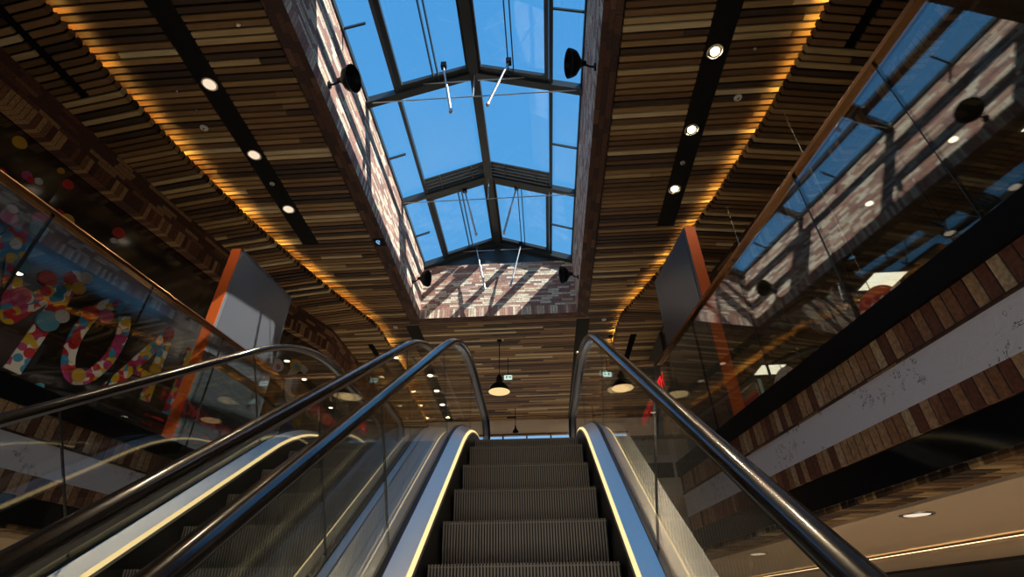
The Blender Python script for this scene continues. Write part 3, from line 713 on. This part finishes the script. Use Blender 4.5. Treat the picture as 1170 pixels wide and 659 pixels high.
# balustrades
def balustrade(sg):
    nm = SIDES[sg][0]; side = 'round red sale sign' if sg > 0 else 'polka dot hoarding'
    P = lambda Y, d, z: sides_pt(sg, Y, d, z)
    w = empty('gallery_balustrade', P(3.0, 0, 1.57), 'long glass balustrade with bronze handrail before the %s' % side, 'balustrade')
    js = [-1.5, -.15, .92, 1.945, 2.87, 3.95, 5.05, YB]
    for a, b in zip(js, js[1:]):
        m = MB(); g = .006 if abs(a-2.87) < .1 or abs(b-2.87) < .1 else .003
        m.hexa([P(a+g, 0, 1.56), P(b-g, 0, 1.56), P(b-g, .018, 1.56), P(a+g, .018, 1.56), P(a+g, 0, 2.84), P(b-g, 0, 2.84), P(b-g, .018, 2.84), P(a+g, .018, 2.84)])
        obj('glass_panel', m, M['glassb'], w)
        if a > -1:
            g = .008 if abs(a-2.87) < .1 else .003
            m = MB(); m.hexa([P(a-g, .0, 1.56), P(a+g, .0, 1.56), P(a+g, .02, 1.56), P(a-g, .02, 1.56), P(a-g, 0, 2.84), P(a+g, 0, 2.84), P(a+g, .02, 2.84), P(a-g, .02, 2.84)])
            obj('joint_gasket', m, M['gasket'], w)
    m = MB(); prof = [(-.03, 2.835), (-.035, 2.865), (-.02, 2.885), (.035, 2.885), (.05, 2.865), (.045, 2.835)]
    m.sweep([[P(Y, d, z) for d, z in prof] for Y in (-1.5, YB+.02)]); obj('handrail', m, M['bronze'], w)
    # return along the landing's edge
    x0 = P(YB, 0, 0)[0]-sg*.07; x1 = -2.79 if sg < 0 else .93
    w = empty('landing_balustrade', ((x0+x1)/2, YB, 1.57), 'short glass balustrade on the landing edge beside the %s' % ('escalator nearer the hoarding' if sg < 0 else 'escalator nearer the shop letters'), 'balustrade')
    m = MB(); m.box(min(x0, x1), max(x0, x1), YB+.0, YB+.018, 1.565, 2.84); obj('glass_panel', m, M['glassb'], w)
    m = MB(); rr = [(-.03, 2.835), (-.035, 2.865), (-.02, 2.885), (.035, 2.885), (.05, 2.865), (.045, 2.835)]
    m.sweep([[(X, YB+.01+d, z) for d, z in rr] for X in (x0, x1)]); obj('handrail', m, M['bronze'], w)
    m = MB(); m.box(min(x0, x1), max(x0, x1), YB-.03, YB+.08, 1.40, 1.565); obj('base_channel', m, M['black'], w)
for sg in (-1, 1): balustrade(sg)

# tall display boards standing behind the balustrades
def board(sg):
    P = lambda Y, d, z: sides_pt(sg, Y, d, z)
    y0, y1, z0, z1 = 5.05, 6.31, FG, 4.215
    w = empty('display_board', P((y0+y1)/2, .2, z0), 'tall grey display board with an orange edge behind the %s balustrade' % ('hoarding side' if sg < 0 else 'shop side'), 'display board')
    def slab(ya, yb, da, db, za, zb, nm, mat, bv=.004):
        m = MB(); m.hexa([P(ya, da, za), P(yb, da, za), P(yb, db, za), P(ya, db, za), P(ya, da, zb), P(yb, da, zb), P(yb, db, zb), P(ya, db, zb)])
        return obj(nm, m, M[mat], w, bevel=bv)
    slab(y0+.0, y0+.012, .2, .33, z0, z1, 'orange_edge', 'orange', 0)
    slab(y0+.013, y1, .20, .33, z0, z1, 'cabinet', 'framegr')
    slab(y0+.06, y1-.05, .192, .199, z0+.05, z1-.06, 'grey_panel', 'panelg', .002)
    slab(y0+.013, y1, .196, .332, z1, z1+.008, 'top_cap', 'framegr', 0)
for sg in (-1, 1): board(sg)

# ------------------------------------------------------------------ hoarding on the left gallery
def hx(Y): return XC-(bulk(Y)+.16)
def build_hoarding():
    w = empty('shop_hoarding', (hx(4.5), 4.5, FG), 'black shop hoarding printed with polka dots and big dotted letters', 'hoarding')
    m = MB(); N = 30
    for i in range(N):
        a, b = lerp(-1, 8.9, i/N), lerp(-1, 8.9, (i+1)/N)
        m.hexa([(hx(a), a, FG), (hx(a)-.05, a, FG), (hx(b)-.05, b, FG), (hx(b), b, FG), (hx(a), a, 5.16), (hx(a)-.05, a, 5.16), (hx(b)-.05, b, 5.16), (hx(b), b, 5.16)])
    obj('board', m, M['hoard'], w)
    def at(Y, z, off=.02): return Vector((hx(Y)+off, Y, z))
    # letters as thick strokes on the board: local u along +Y, v up
    def stroke(m, pts, hw):
        for (a, b) in zip(pts, pts[1:]):
            A = Vector(a); B = Vector(b); t = (B-A).normalized(); nrm = Vector((-t.y, t.x))*hw
            q = [A+nrm, A-nrm, B-nrm, B+nrm]
            m.hexa([tuple(at(p.x, p.y, .006)) for p in q]+[tuple(at(p.x, p.y, .016)) for p in q])
        for a in pts[1:-1] :
            ring = [(a[0]+hw*cos(2*pi*k/14), a[1]+hw*sin(2*pi*k/14)) for k in range(14)]
            m.sweep([[tuple(at(u, v, .006)) for u, v in ring], [tuple(at(u, v, .0165)) for u, v in ring]])
    LZ0, LZ1 = 2.36, 3.55
    mM = MB(); stroke(mM, [(3.62, 2.3), (3.86, 3.6), (4.22, 2.75), (4.58, 3.5), (4.50, 2.25)], .085)
    obj('letter', mM, M['dots'], w)
    mO = MB(); c = (5.14, 2.95); stroke(mO, [(c[0]+.245*cos(t)+.04*sin(t), c[1]+.52*sin(t)) for t in [2*pi*k/20+1.3 for k in range(20)]], .075)
    obj('letter', mO, M['dots'], w)
    mA = MB(); stroke(mA, [(5.50, 2.45), (5.98, 3.5), (6.02, 2.5)], .075); stroke(mA, [(5.66, 2.82), (6.02, 2.82)], .05); obj('letter', mA, M['dots'], w)
    mI = MB(); stroke(mI, [(6.42, 3.45), (6.40, 2.45)], .07); obj('letter', mI, M['dots'], w)
    mC = MB(); stroke(mC, [(8.62+.22*cos(t), 3.78+.36*sin(t)) for t in [radians(60+k*16) for k in range(15)]], .07); obj('letter', mC, M['dwhite'], w)
    ds = [(3.39, 4.51, .07, 'dyellow'), (3.42, 4.07, .05, 'dred'), (3.62, 4.23, .05, 'dpink'), (3.67, 4.21, .04, 'dred'), (3.74, 4.26, .04, 'dwhite'), (3.86, 4.56, .035, 'dyellow'), (4.0, 4.47, .06, 'dred'),
          (4.09, 4.07, .06, 'dred'), (4.19, 4.07, .075, 'dyellow'), (4.76, 4.34, .075, 'dred'), (4.75, 4.20, .035, 'dwhite'), (3.71, 3.70, .08, 'dpink'), (3.69, 3.79, .05, 'dwhite'), (3.97, 3.88, .085, 'dpink'), (4.0, 3.78, .09, 'dblue'),
          (4.06, 3.30, .11, 'dblue'), (4.68, 3.56, .09, 'dwhite'), (4.66, 3.40, .10, 'dyellow'), (4.33, 3.32, .11, 'dred'), (4.55, 2.88, .15, 'dblue'), (4.65, 3.0, .10, 'dwhite'), (4.2, 3.0, .12, 'dpink'),
          (4.91, 3.19, .12, 'dred'), (5.09, 3.26, .11, 'dpink'), (4.90, 2.82, .075, 'dred'), (5.11, 2.47, .10, 'dyellow'), (5.98, 2.93, .1, 'dyellow'), (4.80, 2.20, .05, 'dblue'),
          (8.07, 3.95, .12, 'dwhite'), (8.08, 3.92, .05, 'dpink'), (8.45, 4.12, .12, 'dyellow'), (8.46, 4.10, .06, 'dblue'), (8.7, 2.9, .22, 'dpurple'), (8.3, 2.7, .16, 'dpurple'), (8.6, 3.3, .1, 'dred'), (8.5, 2.4, .2, 'dpink'), (8.75, 3.1, .1, 'dyellow')]
    for i, (Y, z, r, mt) in enumerate(ds):
        if z < 3.6 and Y < 7: r *= .78
        m = MB(); ring = [(Y+r*cos(2*pi*k/24), z+r*sin(2*pi*k/24)) for k in range(24)]; o = .018+.0006*i
        m.sweep([[tuple(at(u, v, .002)) for u, v in ring], [tuple(at(u, v, o)) for u, v in ring]]); obj('dot', m, M[mt], w)
build_hoarding()
# dark back and shop rooms
m = MB()
for i in range(10):
    a, b = lerp(8.9, YEND, i/10), lerp(8.9, YEND, (i+1)/10)
    m.hexa([(hx(a), a, FG), (hx(a)-.05, a, FG), (hx(b)-.05, b, FG), (hx(b), b, FG), (hx(a), a, 5.16), (hx(a)-.05, a, 5.16), (hx(b)-.05, b, 5.16), (hx(b), b, 5.16)])
struct('wall_left', m, M['dark'])
m = MB(); m.box(7.6, 7.7, -1.5, YEND, .7, 5.4); struct('wall_right', m, M['dark'])
def shop_room():
    m = MB(); N = 20
    for i in range(N):
        a, b = lerp(-1, YEND, i/N), lerp(-1, YEND, (i+1)/N); f = lambda Y: XC+bulk(Y)+.15
        m.hexa([(f(a), a, 4.66), (7.6, a, 4.66), (7.6, b, 4.66), (f(b), b, 4.66), (f(a), a, 4.72), (7.6, a, 4.72), (7.6, b, 4.72), (f(b), b, 4.72)])
    struct('ceiling_shop', m, M['shopceil'])
shop_room()
def shopfront():
    w = empty('glass_shopfront', (XC+bulk(5)+.1, 5, FG), 'frameless glass shop front under the brick bulkhead, behind the shop side gallery', 'shop front')
    f = lambda Y: XC+bulk(Y)+.19
    ys = [-.9+1.22*i for i in range(9)]
    for a, b in zip(ys, ys[1:]):
        m = MB(); m.hexa([(f(a), a+.004, FG), (f(a)+.014, a+.004, FG), (f(b)+.014, b-.004, FG), (f(b), b-.004, FG), (f(a), a+.004, 4.655), (f(a)+.014, a+.004, 4.655), (f(b)+.014, b-.004, 4.655), (f(b), b-.004, 4.655)])
        obj('glass_panel', m, M['glasss'], w)
        m = MB(); m.box(f(a)-.002, f(a)+.016, a-.004, a+.004, FG, 4.655); obj('joint', m, M['gasket'], w)
        for z in (2.4, 3.1, 3.8):
            m = MB(); m.lathe([(0, -.012), (.02, -.012), (.02, .0), (0, 0)], (f(a), a, z), (1, 0, 0), 12); obj('glass_fitting', m, M['chrome'], w)
shopfront()
def panel_light(X, Y, z, label):
    w = empty('ceiling_panel_light', (X, Y, z), label, 'panel light', 'square panel lights in the shop ceiling')
    m = MB(); h = .28
    for x0, x1, y0, y1 in ((-h, h, -h, -h+.02), (-h, h, h-.02, h), (-h, -h+.02, -h+.02, h-.02), (h-.02, h, -h+.02, h-.02)): m.box(X+x0, X+x1, Y+y0, Y+y1, z-.012, z+.01)
    obj('frame', m, M['white'], w)
    m = MB(); m.box(X-h+.02, X+h-.02, Y-h+.02, Y+h-.02, z-.008, z+.004); obj('diffuser', m, M['panel'], w)
    return w
p0 = panel_light(5.72, 7.20, 4.65, 'square shop panel light above the round red sale sign')
dup(p0, (5.12, 10.63, 4.65), 'square shop panel light above the round grey sign')
dup(p0, (5.9, 3.9, 4.65), 'square shop panel light at the near end of the shop')
dup(p0, (6.7, 10.5, 4.65), 'square shop panel light deep in the shop, far corner')
dup(p0, (6.7, 7.13, 4.65), 'square shop panel light deep in the shop, middle row')

# end wall with a window over the landing
WZ0, WZ1, WX0, WX1 = 3.2, 4.95, -1.95, .95
m = MB()
m.box(-7, WX0, YEND, YEND+.15, FL, 5.4); m.box(WX1, 8, YEND, YEND+.15, FL, 5.4); m.box(WX0, WX1, YEND, YEND+.15, WZ1, 5.4); m.box(WX0, WX1, YEND, YEND+.15, FL, WZ0)
struct('wall_end', m, M['wallb'])
w = empty('window_2', ((WX0+WX1)/2, YEND, WZ0), 'wide window low in the far beige wall', kind='structure')
m = MB()
for x in (WX0, -1.25, -.5, .25, WX1-.05): m.box(x, x+.05, YEND+.02, YEND+.1, WZ0, WZ1-.05)
m.box(WX0, WX1, YEND-.02, YEND+.1, WZ1-.05, WZ1); obj('window_frame', m, M['bronze'], w)
m = MB(); m.box(WX0, WX1, YEND+.06, YEND+.07, WZ0, WZ1-.05); obj('pane', m, M['glassr'], w)
for nm_, x0, x1, y0, y1, z0, z1 in (('wall_back_left', -9, -4.2, -4.1, -4, -EZ, 5.4), ('wall_back_right', 2.4, 8, -4.1, -4, -EZ, 5.4), ('wall_back_top', -4.2, 2.4, -4.1, -4, 1.2, 5.4), ('wall_lower_left', -9.1, -9, -4, YEND, -EZ, .6), ('wall_lower_right', 8, 8.1, -4, YEND, -EZ, .6), ('wall_lower_end', -9, 8, YEND, YEND+.1, -EZ, FL)):
    m = MB(); m.box(x0, x1, y0, y1, z0, z1); struct(nm_, m, M['wallb'])
w = empty('fill_opening_1', (-.9, -4.05, -EZ), 'added unseen glazed opening that lets fill light onto the steps', kind='structure')  # unseen opening added in the back wall to let the fill light in
m = MB()
for x in (-4.2, -2.0, -.94, .2, 2.34): m.box(x, x+.06, -4.09, -4.03, -EZ, 1.2)
m.box(-4.2, 2.4, -4.09, -4.03, 1.12, 1.2); m.box(-4.2, 2.4, -4.09, -4.03, -.4, -.34); obj('fill_opening_frame', m, M['black'], w)
m = MB(); m.box(-4.14, 2.34, -4.065, -4.055, -EZ, 1.12); obj('fill_opening_glass', m, M['glassr'], w)
m = MB(); m.box(-9, 8, -4, -1, 5.4, 5.45); struct('ceiling_near', m, M['void'])

# signs on the shop side
def shop_sign(Y, d, z, r, mat, txt, tmat, label, size, ty, tz):
    P = lambda Yy, dd, zz: sides_pt(1, Yy, dd, zz)
    w = empty('round_sign', P(Y, d, z-r), label, 'sign')
    ring = [(Y+r*cos(2*pi*k/40), z+r*sin(2*pi*k/40)) for k in range(40)]
    m = MB(); m.sweep([[P(u, d, v) for u, v in ring], [P(u, d+.015, v) for u, v in ring]]); obj('disc', m, M[mat], w)
    m = MB(); m.tube([P(Y, d+.007, z+r), P(Y, d+.007, 4.66)], .004, 6); obj('hanging_wire', m, M['chrome'], w)
    U = Vector(P(0, 0, 0))-Vector(P(1, 0, 0))
    o = Vector(P(Y+ty, d-.004, z+tz)); text('lettering', txt, size, o, U, (0, 0, 1), M[tmat], w, .002, .006)
SIGN_R = (3.716, .9, 2.08, .236); SIGN_G = (5.20, .9, 2.034, .244)
shop_sign(SIGN_R[0], SIGN_R[1], SIGN_R[2], SIGN_R[3], 'red', 'SALE', 'signwhite', 'round red hanging sign with white SALE lettering behind the gallery glass', .25, .225, -.06)
shop_sign(SIGN_G[0], SIGN_G[1], SIGN_G[2], SIGN_G[3], 'signgrey', 'SOON', 'red', 'round grey hanging sign with red lettering behind the gallery glass', .17, .17, .03)
P = lambda Yy, dd, zz: sides_pt(1, Yy, dd, zz)
def poster(Y0, Y1, d, z0, z1):
    w = empty('framed_poster', P((Y0+Y1)/2, d, z0), 'framed red poster with a pale blue top beside the orange board edge', 'poster')
    def sl(a, b, da, db, c, e, nm, mt):
        m = MB(); m.hexa([P(a, da, c), P(b, da, c), P(b, db, c), P(a, db, c), P(a, da, e), P(b, da, e), P(b, db, e), P(a, db, e)]); return obj(nm, m, M[mt], w)
    t = .03
    sl(Y0, Y1, d, d+.04, z0, z1, 'backing', 'skyblue')
    sl(Y0, Y0+t, d-.02, d, z0, z1, 'frame', 'chrome'); sl(Y1-t, Y1, d-.02, d, z0, z1, 'frame', 'chrome'); sl(Y0+t, Y1-t, d-.02, d, z1-t, z1, 'frame', 'chrome')
    sl(Y0+t, Y1-t, d-.006, d-.001, z0, z1-.14, 'red_print', 'red')
    ym = (Y0+Y1)/2; hw = (Y1-Y0)/2-t
    pts = [(ym+hw*cos(k*pi/16), z1-.14+.07*sin(k*pi/16)) for k in range(17)]
    m = MB(); m.sweep([[P(u, d-.008, v) for u, v in pts], [P(u, d-.002, v) for u, v in pts]]); obj('salmon_dome', m, M['salmon'], w)
poster(5.68, 6.12, .9, FG, 2.37)
# red letters of the shop name on the bulkhead side beyond
w = empty('shop_name_sign', (2.34, 10.2, 3.7), 'red lit shop name letters running along the far shop front', 'shop sign')
m = MB(); m.box(2.35, 2.42, 8.7, 12.1, 3.58, 4.66)
struct('wall_shop_fascia', m, M['dark'])
text('lettering', 'WOOLWORTH', .375, (2.335, 11.6, 3.71), (0, -1, 0), (0, 0, 1), M['redl'], w, .008)

# lower ceiling fittings
def lowlight(sg, Y, d, label):
    x, y, _ = sides_pt(sg, Y, d, 0); return downlight(x, y, .598, label, 'downlights in the lower plaster ceiling', 'lampdim', .10)
lowlight(1, 3.90, .66, 'wide downlight in the beige ceiling under the shop side gallery')
lowlight(1, 6.2, .66, 'second wide downlight further along the beige ceiling, shop side')
lowlight(-1, 3.9, .66, 'wide downlight in the beige ceiling under the hoarding side gallery')

# ------------------------------------------------------------------ escalators
INC = radians(35); TANI = tan(INC); YE = radians(-.79)
XE = Vector((cos(YE), -sin(YE), 0)); YH = Vector((sin(YE), cos(YE), 0))
HN = 1.50
ZTOP, ZBOT = FL-.02, -EZ+.02
def zinc(y): return y*TANI-HN/cos(INC)
yT = (ZTOP+HN/cos(INC))/TANI; yB = (ZBOT+HN/cos(INC))/TANI
RT, RB = 2.4, 1.9
def base_path(y_start, y_end):
    """nose line as (y, z, tangent angle) from bottom level run to top level run"""
    pts = []; TT = RT*tan(INC/2); TB = RB*tan(INC/2)
    pts.append((y_start, ZBOT, 0)); pts.append((yB-TB-.0001, ZBOT, 0))
    for k in range(1, 13):
        a = INC*k/12; pts.append((yB-TB+RB*sin(a), ZBOT+RB*(1-cos(a)), a))
    ys, zs_ = pts[-1][0], pts[-1][1]
    ye_, ze_ = yT-TT*cos(INC), ZTOP-TT*sin(INC)
    n = 14
    for k in range(1, n+1): pts.append((lerp(ys, ye_, k/n), lerp(zs_, ze_, k/n), INC))
    for k in range(1, 15):
        a = INC*(1-k/14); pts.append((yT+TT-RT*sin(a), ZTOP-RT*(1-cos(a)), a))
    pts.append((y_end, ZTOP, 0))
    return pts
def nose_z(y):
    P_ = BASE
    for (a, za, _), (b, zb, _) in zip(P_, P_[1:]):
        if a <= y <= b: return lerp(za, zb, (y-a)/(b-a+1e-9))
    return P_[-1][1] if y > P_[-1][0] else P_[0][1]
Y_A, Y_Z = -3.1, 7.35
BASE = base_path(Y_A, Y_Z)
def off(p, h): return (p[0]-sin(p[2])*h, p[1]+cos(p[2])*h)
def W(xc, x, y, z):
    v = XE*(xc+x)+YH*y; return (v.x, v.y, z)
def sweep_section(mb, xc, sec, path=None):
    """section points (x, h) carried along the nose line"""
    mb.sweep([[W(xc, x, *off(p, h)) for x, h in sec] for p in (path or BASE)])
def subpath(ya, yb):
    out = []
    for (p, q) in zip(BASE, BASE[1:]):
        n = max(1, int((q[0]-p[0])/.12))
        for k in range(n): out.append(tuple(lerp(p[i], q[i], k/n) for i in range(3)))
    out.append(BASE[-1])
    def exact(y):
        for a, b in zip(out, out[1:]):
            if a[0] <= y <= b[0]:
                t = (y-a[0])/(b[0]-a[0]+1e-9); return tuple(lerp(a[i], b[i], t) for i in range(3))
        return out[0] if y < out[0][0] else out[-1]
    return [exact(ya)]+[p for p in out if ya+.003 < p[0] < yb-.003]+[exact(yb)]
def make_step(name, parent, xc):
    """one step: fluted riser, grooved tread, toothed nose; built at the origin of its own frame"""
    hw = .505; n = 58; g = .004; w_ = 2*hw/n
    m = MB(); D, Hh = .405, .285
    # riser as vertical flutes on a gently bowed face
    zs_ = [0, -.02, -.07, -.13, -.19, -.24, -Hh]; bow = [0, .001, .006, .014, .024, .034, .044]
    for i in range(n):
        x0 = -hw+i*w_; x1 = x0+w_*.55; x2 = x0+w_; dp = .014
        for (za, ba), (zb, bb) in zip(zip(zs_, bow), list(zip(zs_, bow))[1:]):
            m.quad([(x0, ba, za), (x1, ba, za), (x1, bb, zb), (x0, bb, zb)])
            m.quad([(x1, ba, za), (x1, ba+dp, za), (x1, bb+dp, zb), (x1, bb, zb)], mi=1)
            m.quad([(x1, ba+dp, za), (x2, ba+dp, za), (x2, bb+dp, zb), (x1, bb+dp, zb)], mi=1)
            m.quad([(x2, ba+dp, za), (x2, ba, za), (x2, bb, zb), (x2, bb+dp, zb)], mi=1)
        m.box(x0, x0+w_*.55, -.002, D, -.008, .0)
    m.box(-hw, hw, .012, D, -.016, -.009)
    m.box(-hw, -hw+.01, .05, D, -Hh, -.016); m.box(hw-.01, hw, .05, D, -Hh, -.016)
    return m
def mesh_of(mb, mat, name, rot=YE):
    me = bpy.data.meshes.new(name); me.from_pydata(mb.v, [], mb.f)
    for mm in (mat if isinstance(mat, list) else [mat]): me.materials.append(mm)
    for p, mi in zip(me.polygons, mb.mi): p.material_index = mi
    me.update(); return me
STEPM = mesh_of(make_step('step', None, 0), [M['rib'], M['rib_shade']], 'step')
NOSEM = None
def handrail_line(h):
    """centre line of the handrail, with a half round newel at each end; returns (y, z, nx, nz)"""
    r = .36; pts = []
    p0 = BASE[0]; y0, z0 = off(p0, h)
    for k in range(0, 13):
        a = pi*(1-k/12)     # from below the rail round the newel to the top
        pts.append((y0-r*sin(a), z0-r+r*-cos(a), -sin(a), -cos(a)))
    for p in subpath(Y_A+.05, Y_Z-.05):
        y, z = off(p, h); pts.append((y, z, -sin(p[2]), cos(p[2])))
    y1, z1 = off(BASE[-1], h)
    for k in range(0, 13):
        a = pi*k/12; pts.append((y1+r*sin(a), z1-r+r*cos(a), sin(a), cos(a)))
    return pts
def escalator(xc, label, nearshop):
    o0 = W(xc, 0, yB, ZBOT); w = empty('escalator', (o0[0], o0[1], -EZ), label, 'escalator')
    # steps
    y = 2.995; ks = range(-12, 11)
    for k in ks:
        yy = y+.385*k; zz = nose_z(yy)
        s = bpy.data.objects.new('step', STEPM); C.objects.link(s); s.parent = w
        q = W(xc, 0, yy, zz+EZ); s.location = Vector(q)-w.location; s.rotation_euler = (0, 0, -YE)
    for sd in (-1, 1):
        S = lambda pts: [(sd*x, h) for x, h in pts]
        # skirt beside the steps
        m = MB(); sweep_section(m, xc, S([(.512, -.30), (.525, -.30), (.545, .055), (.532, .055)])); obj('skirt_panel', m, M['gasket'], w)
        # thin steel lip, light line, inner deck, gasket
        m = MB(); sweep_section(m, xc, S([(.532, .055), (.548, .055), (.553, .072), (.537, .072)])); obj('skirt_lip', m, M['steel'], w)
        m = MB(); sweep_section(m, xc, S([(.538, .073), (.562, .073), (.568, .092), (.543, .090)])); obj('deck_light', m, M['led'], w)
        m = MB(); sweep_section(m, xc, S([(.556, .093), (.574, .084), (.650, .120), (.648, .136)])); obj('inner_deck', m, M['steel'], w)
        m = MB(); sweep_section(m, xc, S([(.645, .07), (.69, .07), (.69, .145), (.648, .145)])); obj('glass_gasket', m, M['gasket'], w)
        # outer deck and cladding
        wide = 1.0 if (sd > 0) == nearshop else .826
        m = MB()
        if wide > .9: sec = [(.691, .06), (.691, .135), (.76, .128), (.765, .118), (.90, .105), (.915, .07), (.915, .04)]
        else: sec = [(.691, .06), (.691, .135), (.735, .130), (.74, .122), (wide, .122), (wide, .06)]
        sweep_section(m, xc, S(sec)); obj('outer_deck', m, M['deckst' if wide < .9 else 'deckd'], w)
        # glass: panes with joints square to the slope, half round ends
        js = [Y_A+.0, -1.9, -.25, 1.37, 2.87, 4.35, 5.75, Y_Z]
        gx0, gx1 = .662, .674
        for i, (a, b) in enumerate(zip(js, js[1:])):
            path = subpath(a+.004, b-.004)
            m = MB(); sweep_section(m, xc, S([(gx0, .12), (gx1, .12), (gx1, .93), (gx0, .93)]), path)
            obj('glass_panel', m, M['glasse'], w)
            if 0 < i:
                p = subpath(a, a+.2)[0]; m = MB()
                p1 = (p[0]-.003*cos(p[2]), p[1]-.003*sin(p[2]), p[2]); p2 = (p[0]+.003*cos(p[2]), p[1]+.003*sin(p[2]), p[2])
                sweep_section(m, xc, S([(gx0, .12), (gx1, .12), (gx1, .92), (gx0, .92)]), [p1, p2]); obj('glass_joint', m, M['gasket'], w)
        for e, p in ((-1, BASE[0]), (1, BASE[-1])):
            yc, zc = off(p, .955-.36); m = MB()
            arc = [(yc+e*.35*sin(pi*k/16), zc+.35*cos(pi*k/16)) for k in range(17)]
            poly = arc+[(yc, off(p, .12)[1])]
            m.sweep([[W(xc, sd*gx0, a, b) for a, b in poly], [W(xc, sd*gx1, a, b) for a, b in poly]]); obj('glass_end', m, M['glasse'], w)
        # handrail and its guide
        prof = [(-.040, -.012), (-.041, .004), (-.034, .018), (-.015, .026), (.015, .026), (.034, .018), (.041, .004), (.040, -.012), (.024, -.014), (.022, -.004), (-.022, -.004), (-.024, -.014)]
        xc0 = .645
        line = handrail_line(.95); m = MB()
        m.sweep([[W(xc, sd*xc0+px_, a+nx*pz, b+nz*pz) for px_, pz in prof] for a, b, nx, nz in line]); obj('handrail', m, M['rubber'], w, smooth=True)
        g = [(-.017, -.034), (.019, -.034), (.021, -.006), (-.021, -.006)]; m = MB()
        m.sweep([[W(xc, sd*(xc0+.012)+px_, a+nx*pz, b+nz*pz) for px_, pz in g] for a, b, nx, nz in line]); obj('handrail_guide', m, M['steeld'], w)
    # truss cladding under the steps
    m = MB(); sweep_section(m, xc, [(-.80, -.95), (.80, -.95), (.80, .05), (.60, -.32), (-.60, -.32), (-.80, .05)], subpath(-1.2, 6.1)); obj('truss_cladding', m, M['steeld'], w)
    m = MB(); a = W(xc, -.52, 6.75, ZTOP); b = W(xc, .52, 6.75, ZTOP); c = W(xc, .52, 8.0, ZTOP); d = W(xc, -.52, 8.0, ZTOP)
    m.hexa([a, b, c, d]+[(p[0], p[1], p[2]+.035) for p in (a, b, c, d)]); obj('landing_plate', m, M['steeld'], w)
escalator(-.085, 'nearer escalator whose dark fluted steps rise up the middle', True)
escalator(-1.74, 'second escalator behind glass, between the middle one and the hoarding', False)

# ------------------------------------------------------------------ lights
def lamp(name, kind, loc, energy, col, rot=(0, 0, 0), **k):
    l = bpy.data.lights.new(name, kind); l.energy = energy; l.color = col
    for a, v in k.items(): setattr(l, a, v)
    o = bpy.data.objects.new(name, l); C.objects.link(o); o.location = (loc[0], loc[1], loc[2]+EZ); o.rotation_euler = rot
    return o
s = Vector((1, -.5, 1.15))
lamp('sun', 'SUN', (0, 0, 12), 11.0, (1, .93, .82), s.to_track_quat('Z', 'Y').to_euler(), angle=radians(.53))
for X, Y in [(2.14, y) for y in ys1]+[(-3.75, y) for y in ys1]+[(x, y) for x in (-2.7, .98) for y in (10.83, 12.95, 15.0)]:
    lamp('downlight_beam', 'SPOT', (X, Y, ZC-.03), 105 if Y < 9 else 300, (1, .78, .5) if Y < 9 else (1, .88, .72), spot_size=radians(85), spot_blend=.6, shadow_soft_size=.06)
for sg in (-1, 1):
    for Y in (2.0, 3.9, 6.2, 9.0):
        x, y, _ = sides_pt(sg, Y, .66, 0); lamp('lower_downlight_beam', 'SPOT', (x, y, .57), 270, (1, .76, .5), spot_size=radians(84), spot_blend=.8, shadow_soft_size=.05)

lamp('step_fill_light', 'AREA', (-.9, -4.4, -.8), 130, (1, .84, .66), (radians(90), 0, 0), shape='RECTANGLE', size=6.4, size_y=3.8)  # added fill light behind the camera, brightens the step risers
wd = bpy.data.worlds.new('sky'); bpy.context.scene.world = wd; wd.use_nodes = True
n = wd.node_tree; n.nodes.clear()
tc = nd(n, 'ShaderNodeTexCoord'); sp = nd(n, 'ShaderNodeSeparateXYZ'); n.links.new(tc.outputs['Generated'], sp.inputs[0])
r = ramp(n, [(0, (.35, .38, .40)), (.08, (.45, .66, .86)), (.45, (.14, .46, .86)), (1, (.075, .36, .80))], 'LINEAR'); n.links.new(sp.outputs[2], r.inputs[0])
bg = nd(n, 'ShaderNodeBackground'); setin(bg, Strength=1.0); o = nd(n, 'ShaderNodeOutputWorld')
n.links.new(r.outputs[0], bg.inputs[0]); n.links.new(bg.outputs[0], o.inputs[0])

# ------------------------------------------------------------------ camera
cam = bpy.data.cameras.new('camera'); co = bpy.data.objects.new('camera', cam); C.objects.link(co)
F = 573.3; cam.sensor_width = 36; cam.lens = F/1170*36; cam.clip_start = .02
th, rho, psi = radians(33.75), radians(-.71), radians(-3.23)
f = Vector((sin(psi)*cos(th), cos(psi)*cos(th), sin(th))); r_ = Vector((cos(psi), -sin(psi), 0)); u = r_.cross(f)
r2 = r_*cos(rho)+u*sin(rho); u2 = -r_*sin(rho)+u*cos(rho)
co.matrix_world = Matrix(((r2.x, u2.x, -f.x, 0), (r2.y, u2.y, -f.y, 0), (r2.z, u2.z, -f.z, EZ), (0, 0, 0, 1)))
sc = bpy.context.scene; sc.camera = co
sc.view_settings.view_transform = 'Standard'; sc.view_settings.look = 'None'; sc.view_settings.exposure = 0; sc.view_settings.gamma = 1; sc.view_settings.use_curve_mapping = False
sc.cycles.use_denoising = True; sc.cycles.max_bounces = 10; sc.cycles.transparent_max_bounces = 24; sc.cycles.glossy_bounces = 5; sc.cycles.diffuse_bounces = 4
sc.cycles.caustics_reflective = False; sc.cycles.caustics_refractive = False; sc.cycles.sample_clamp_indirect = 6
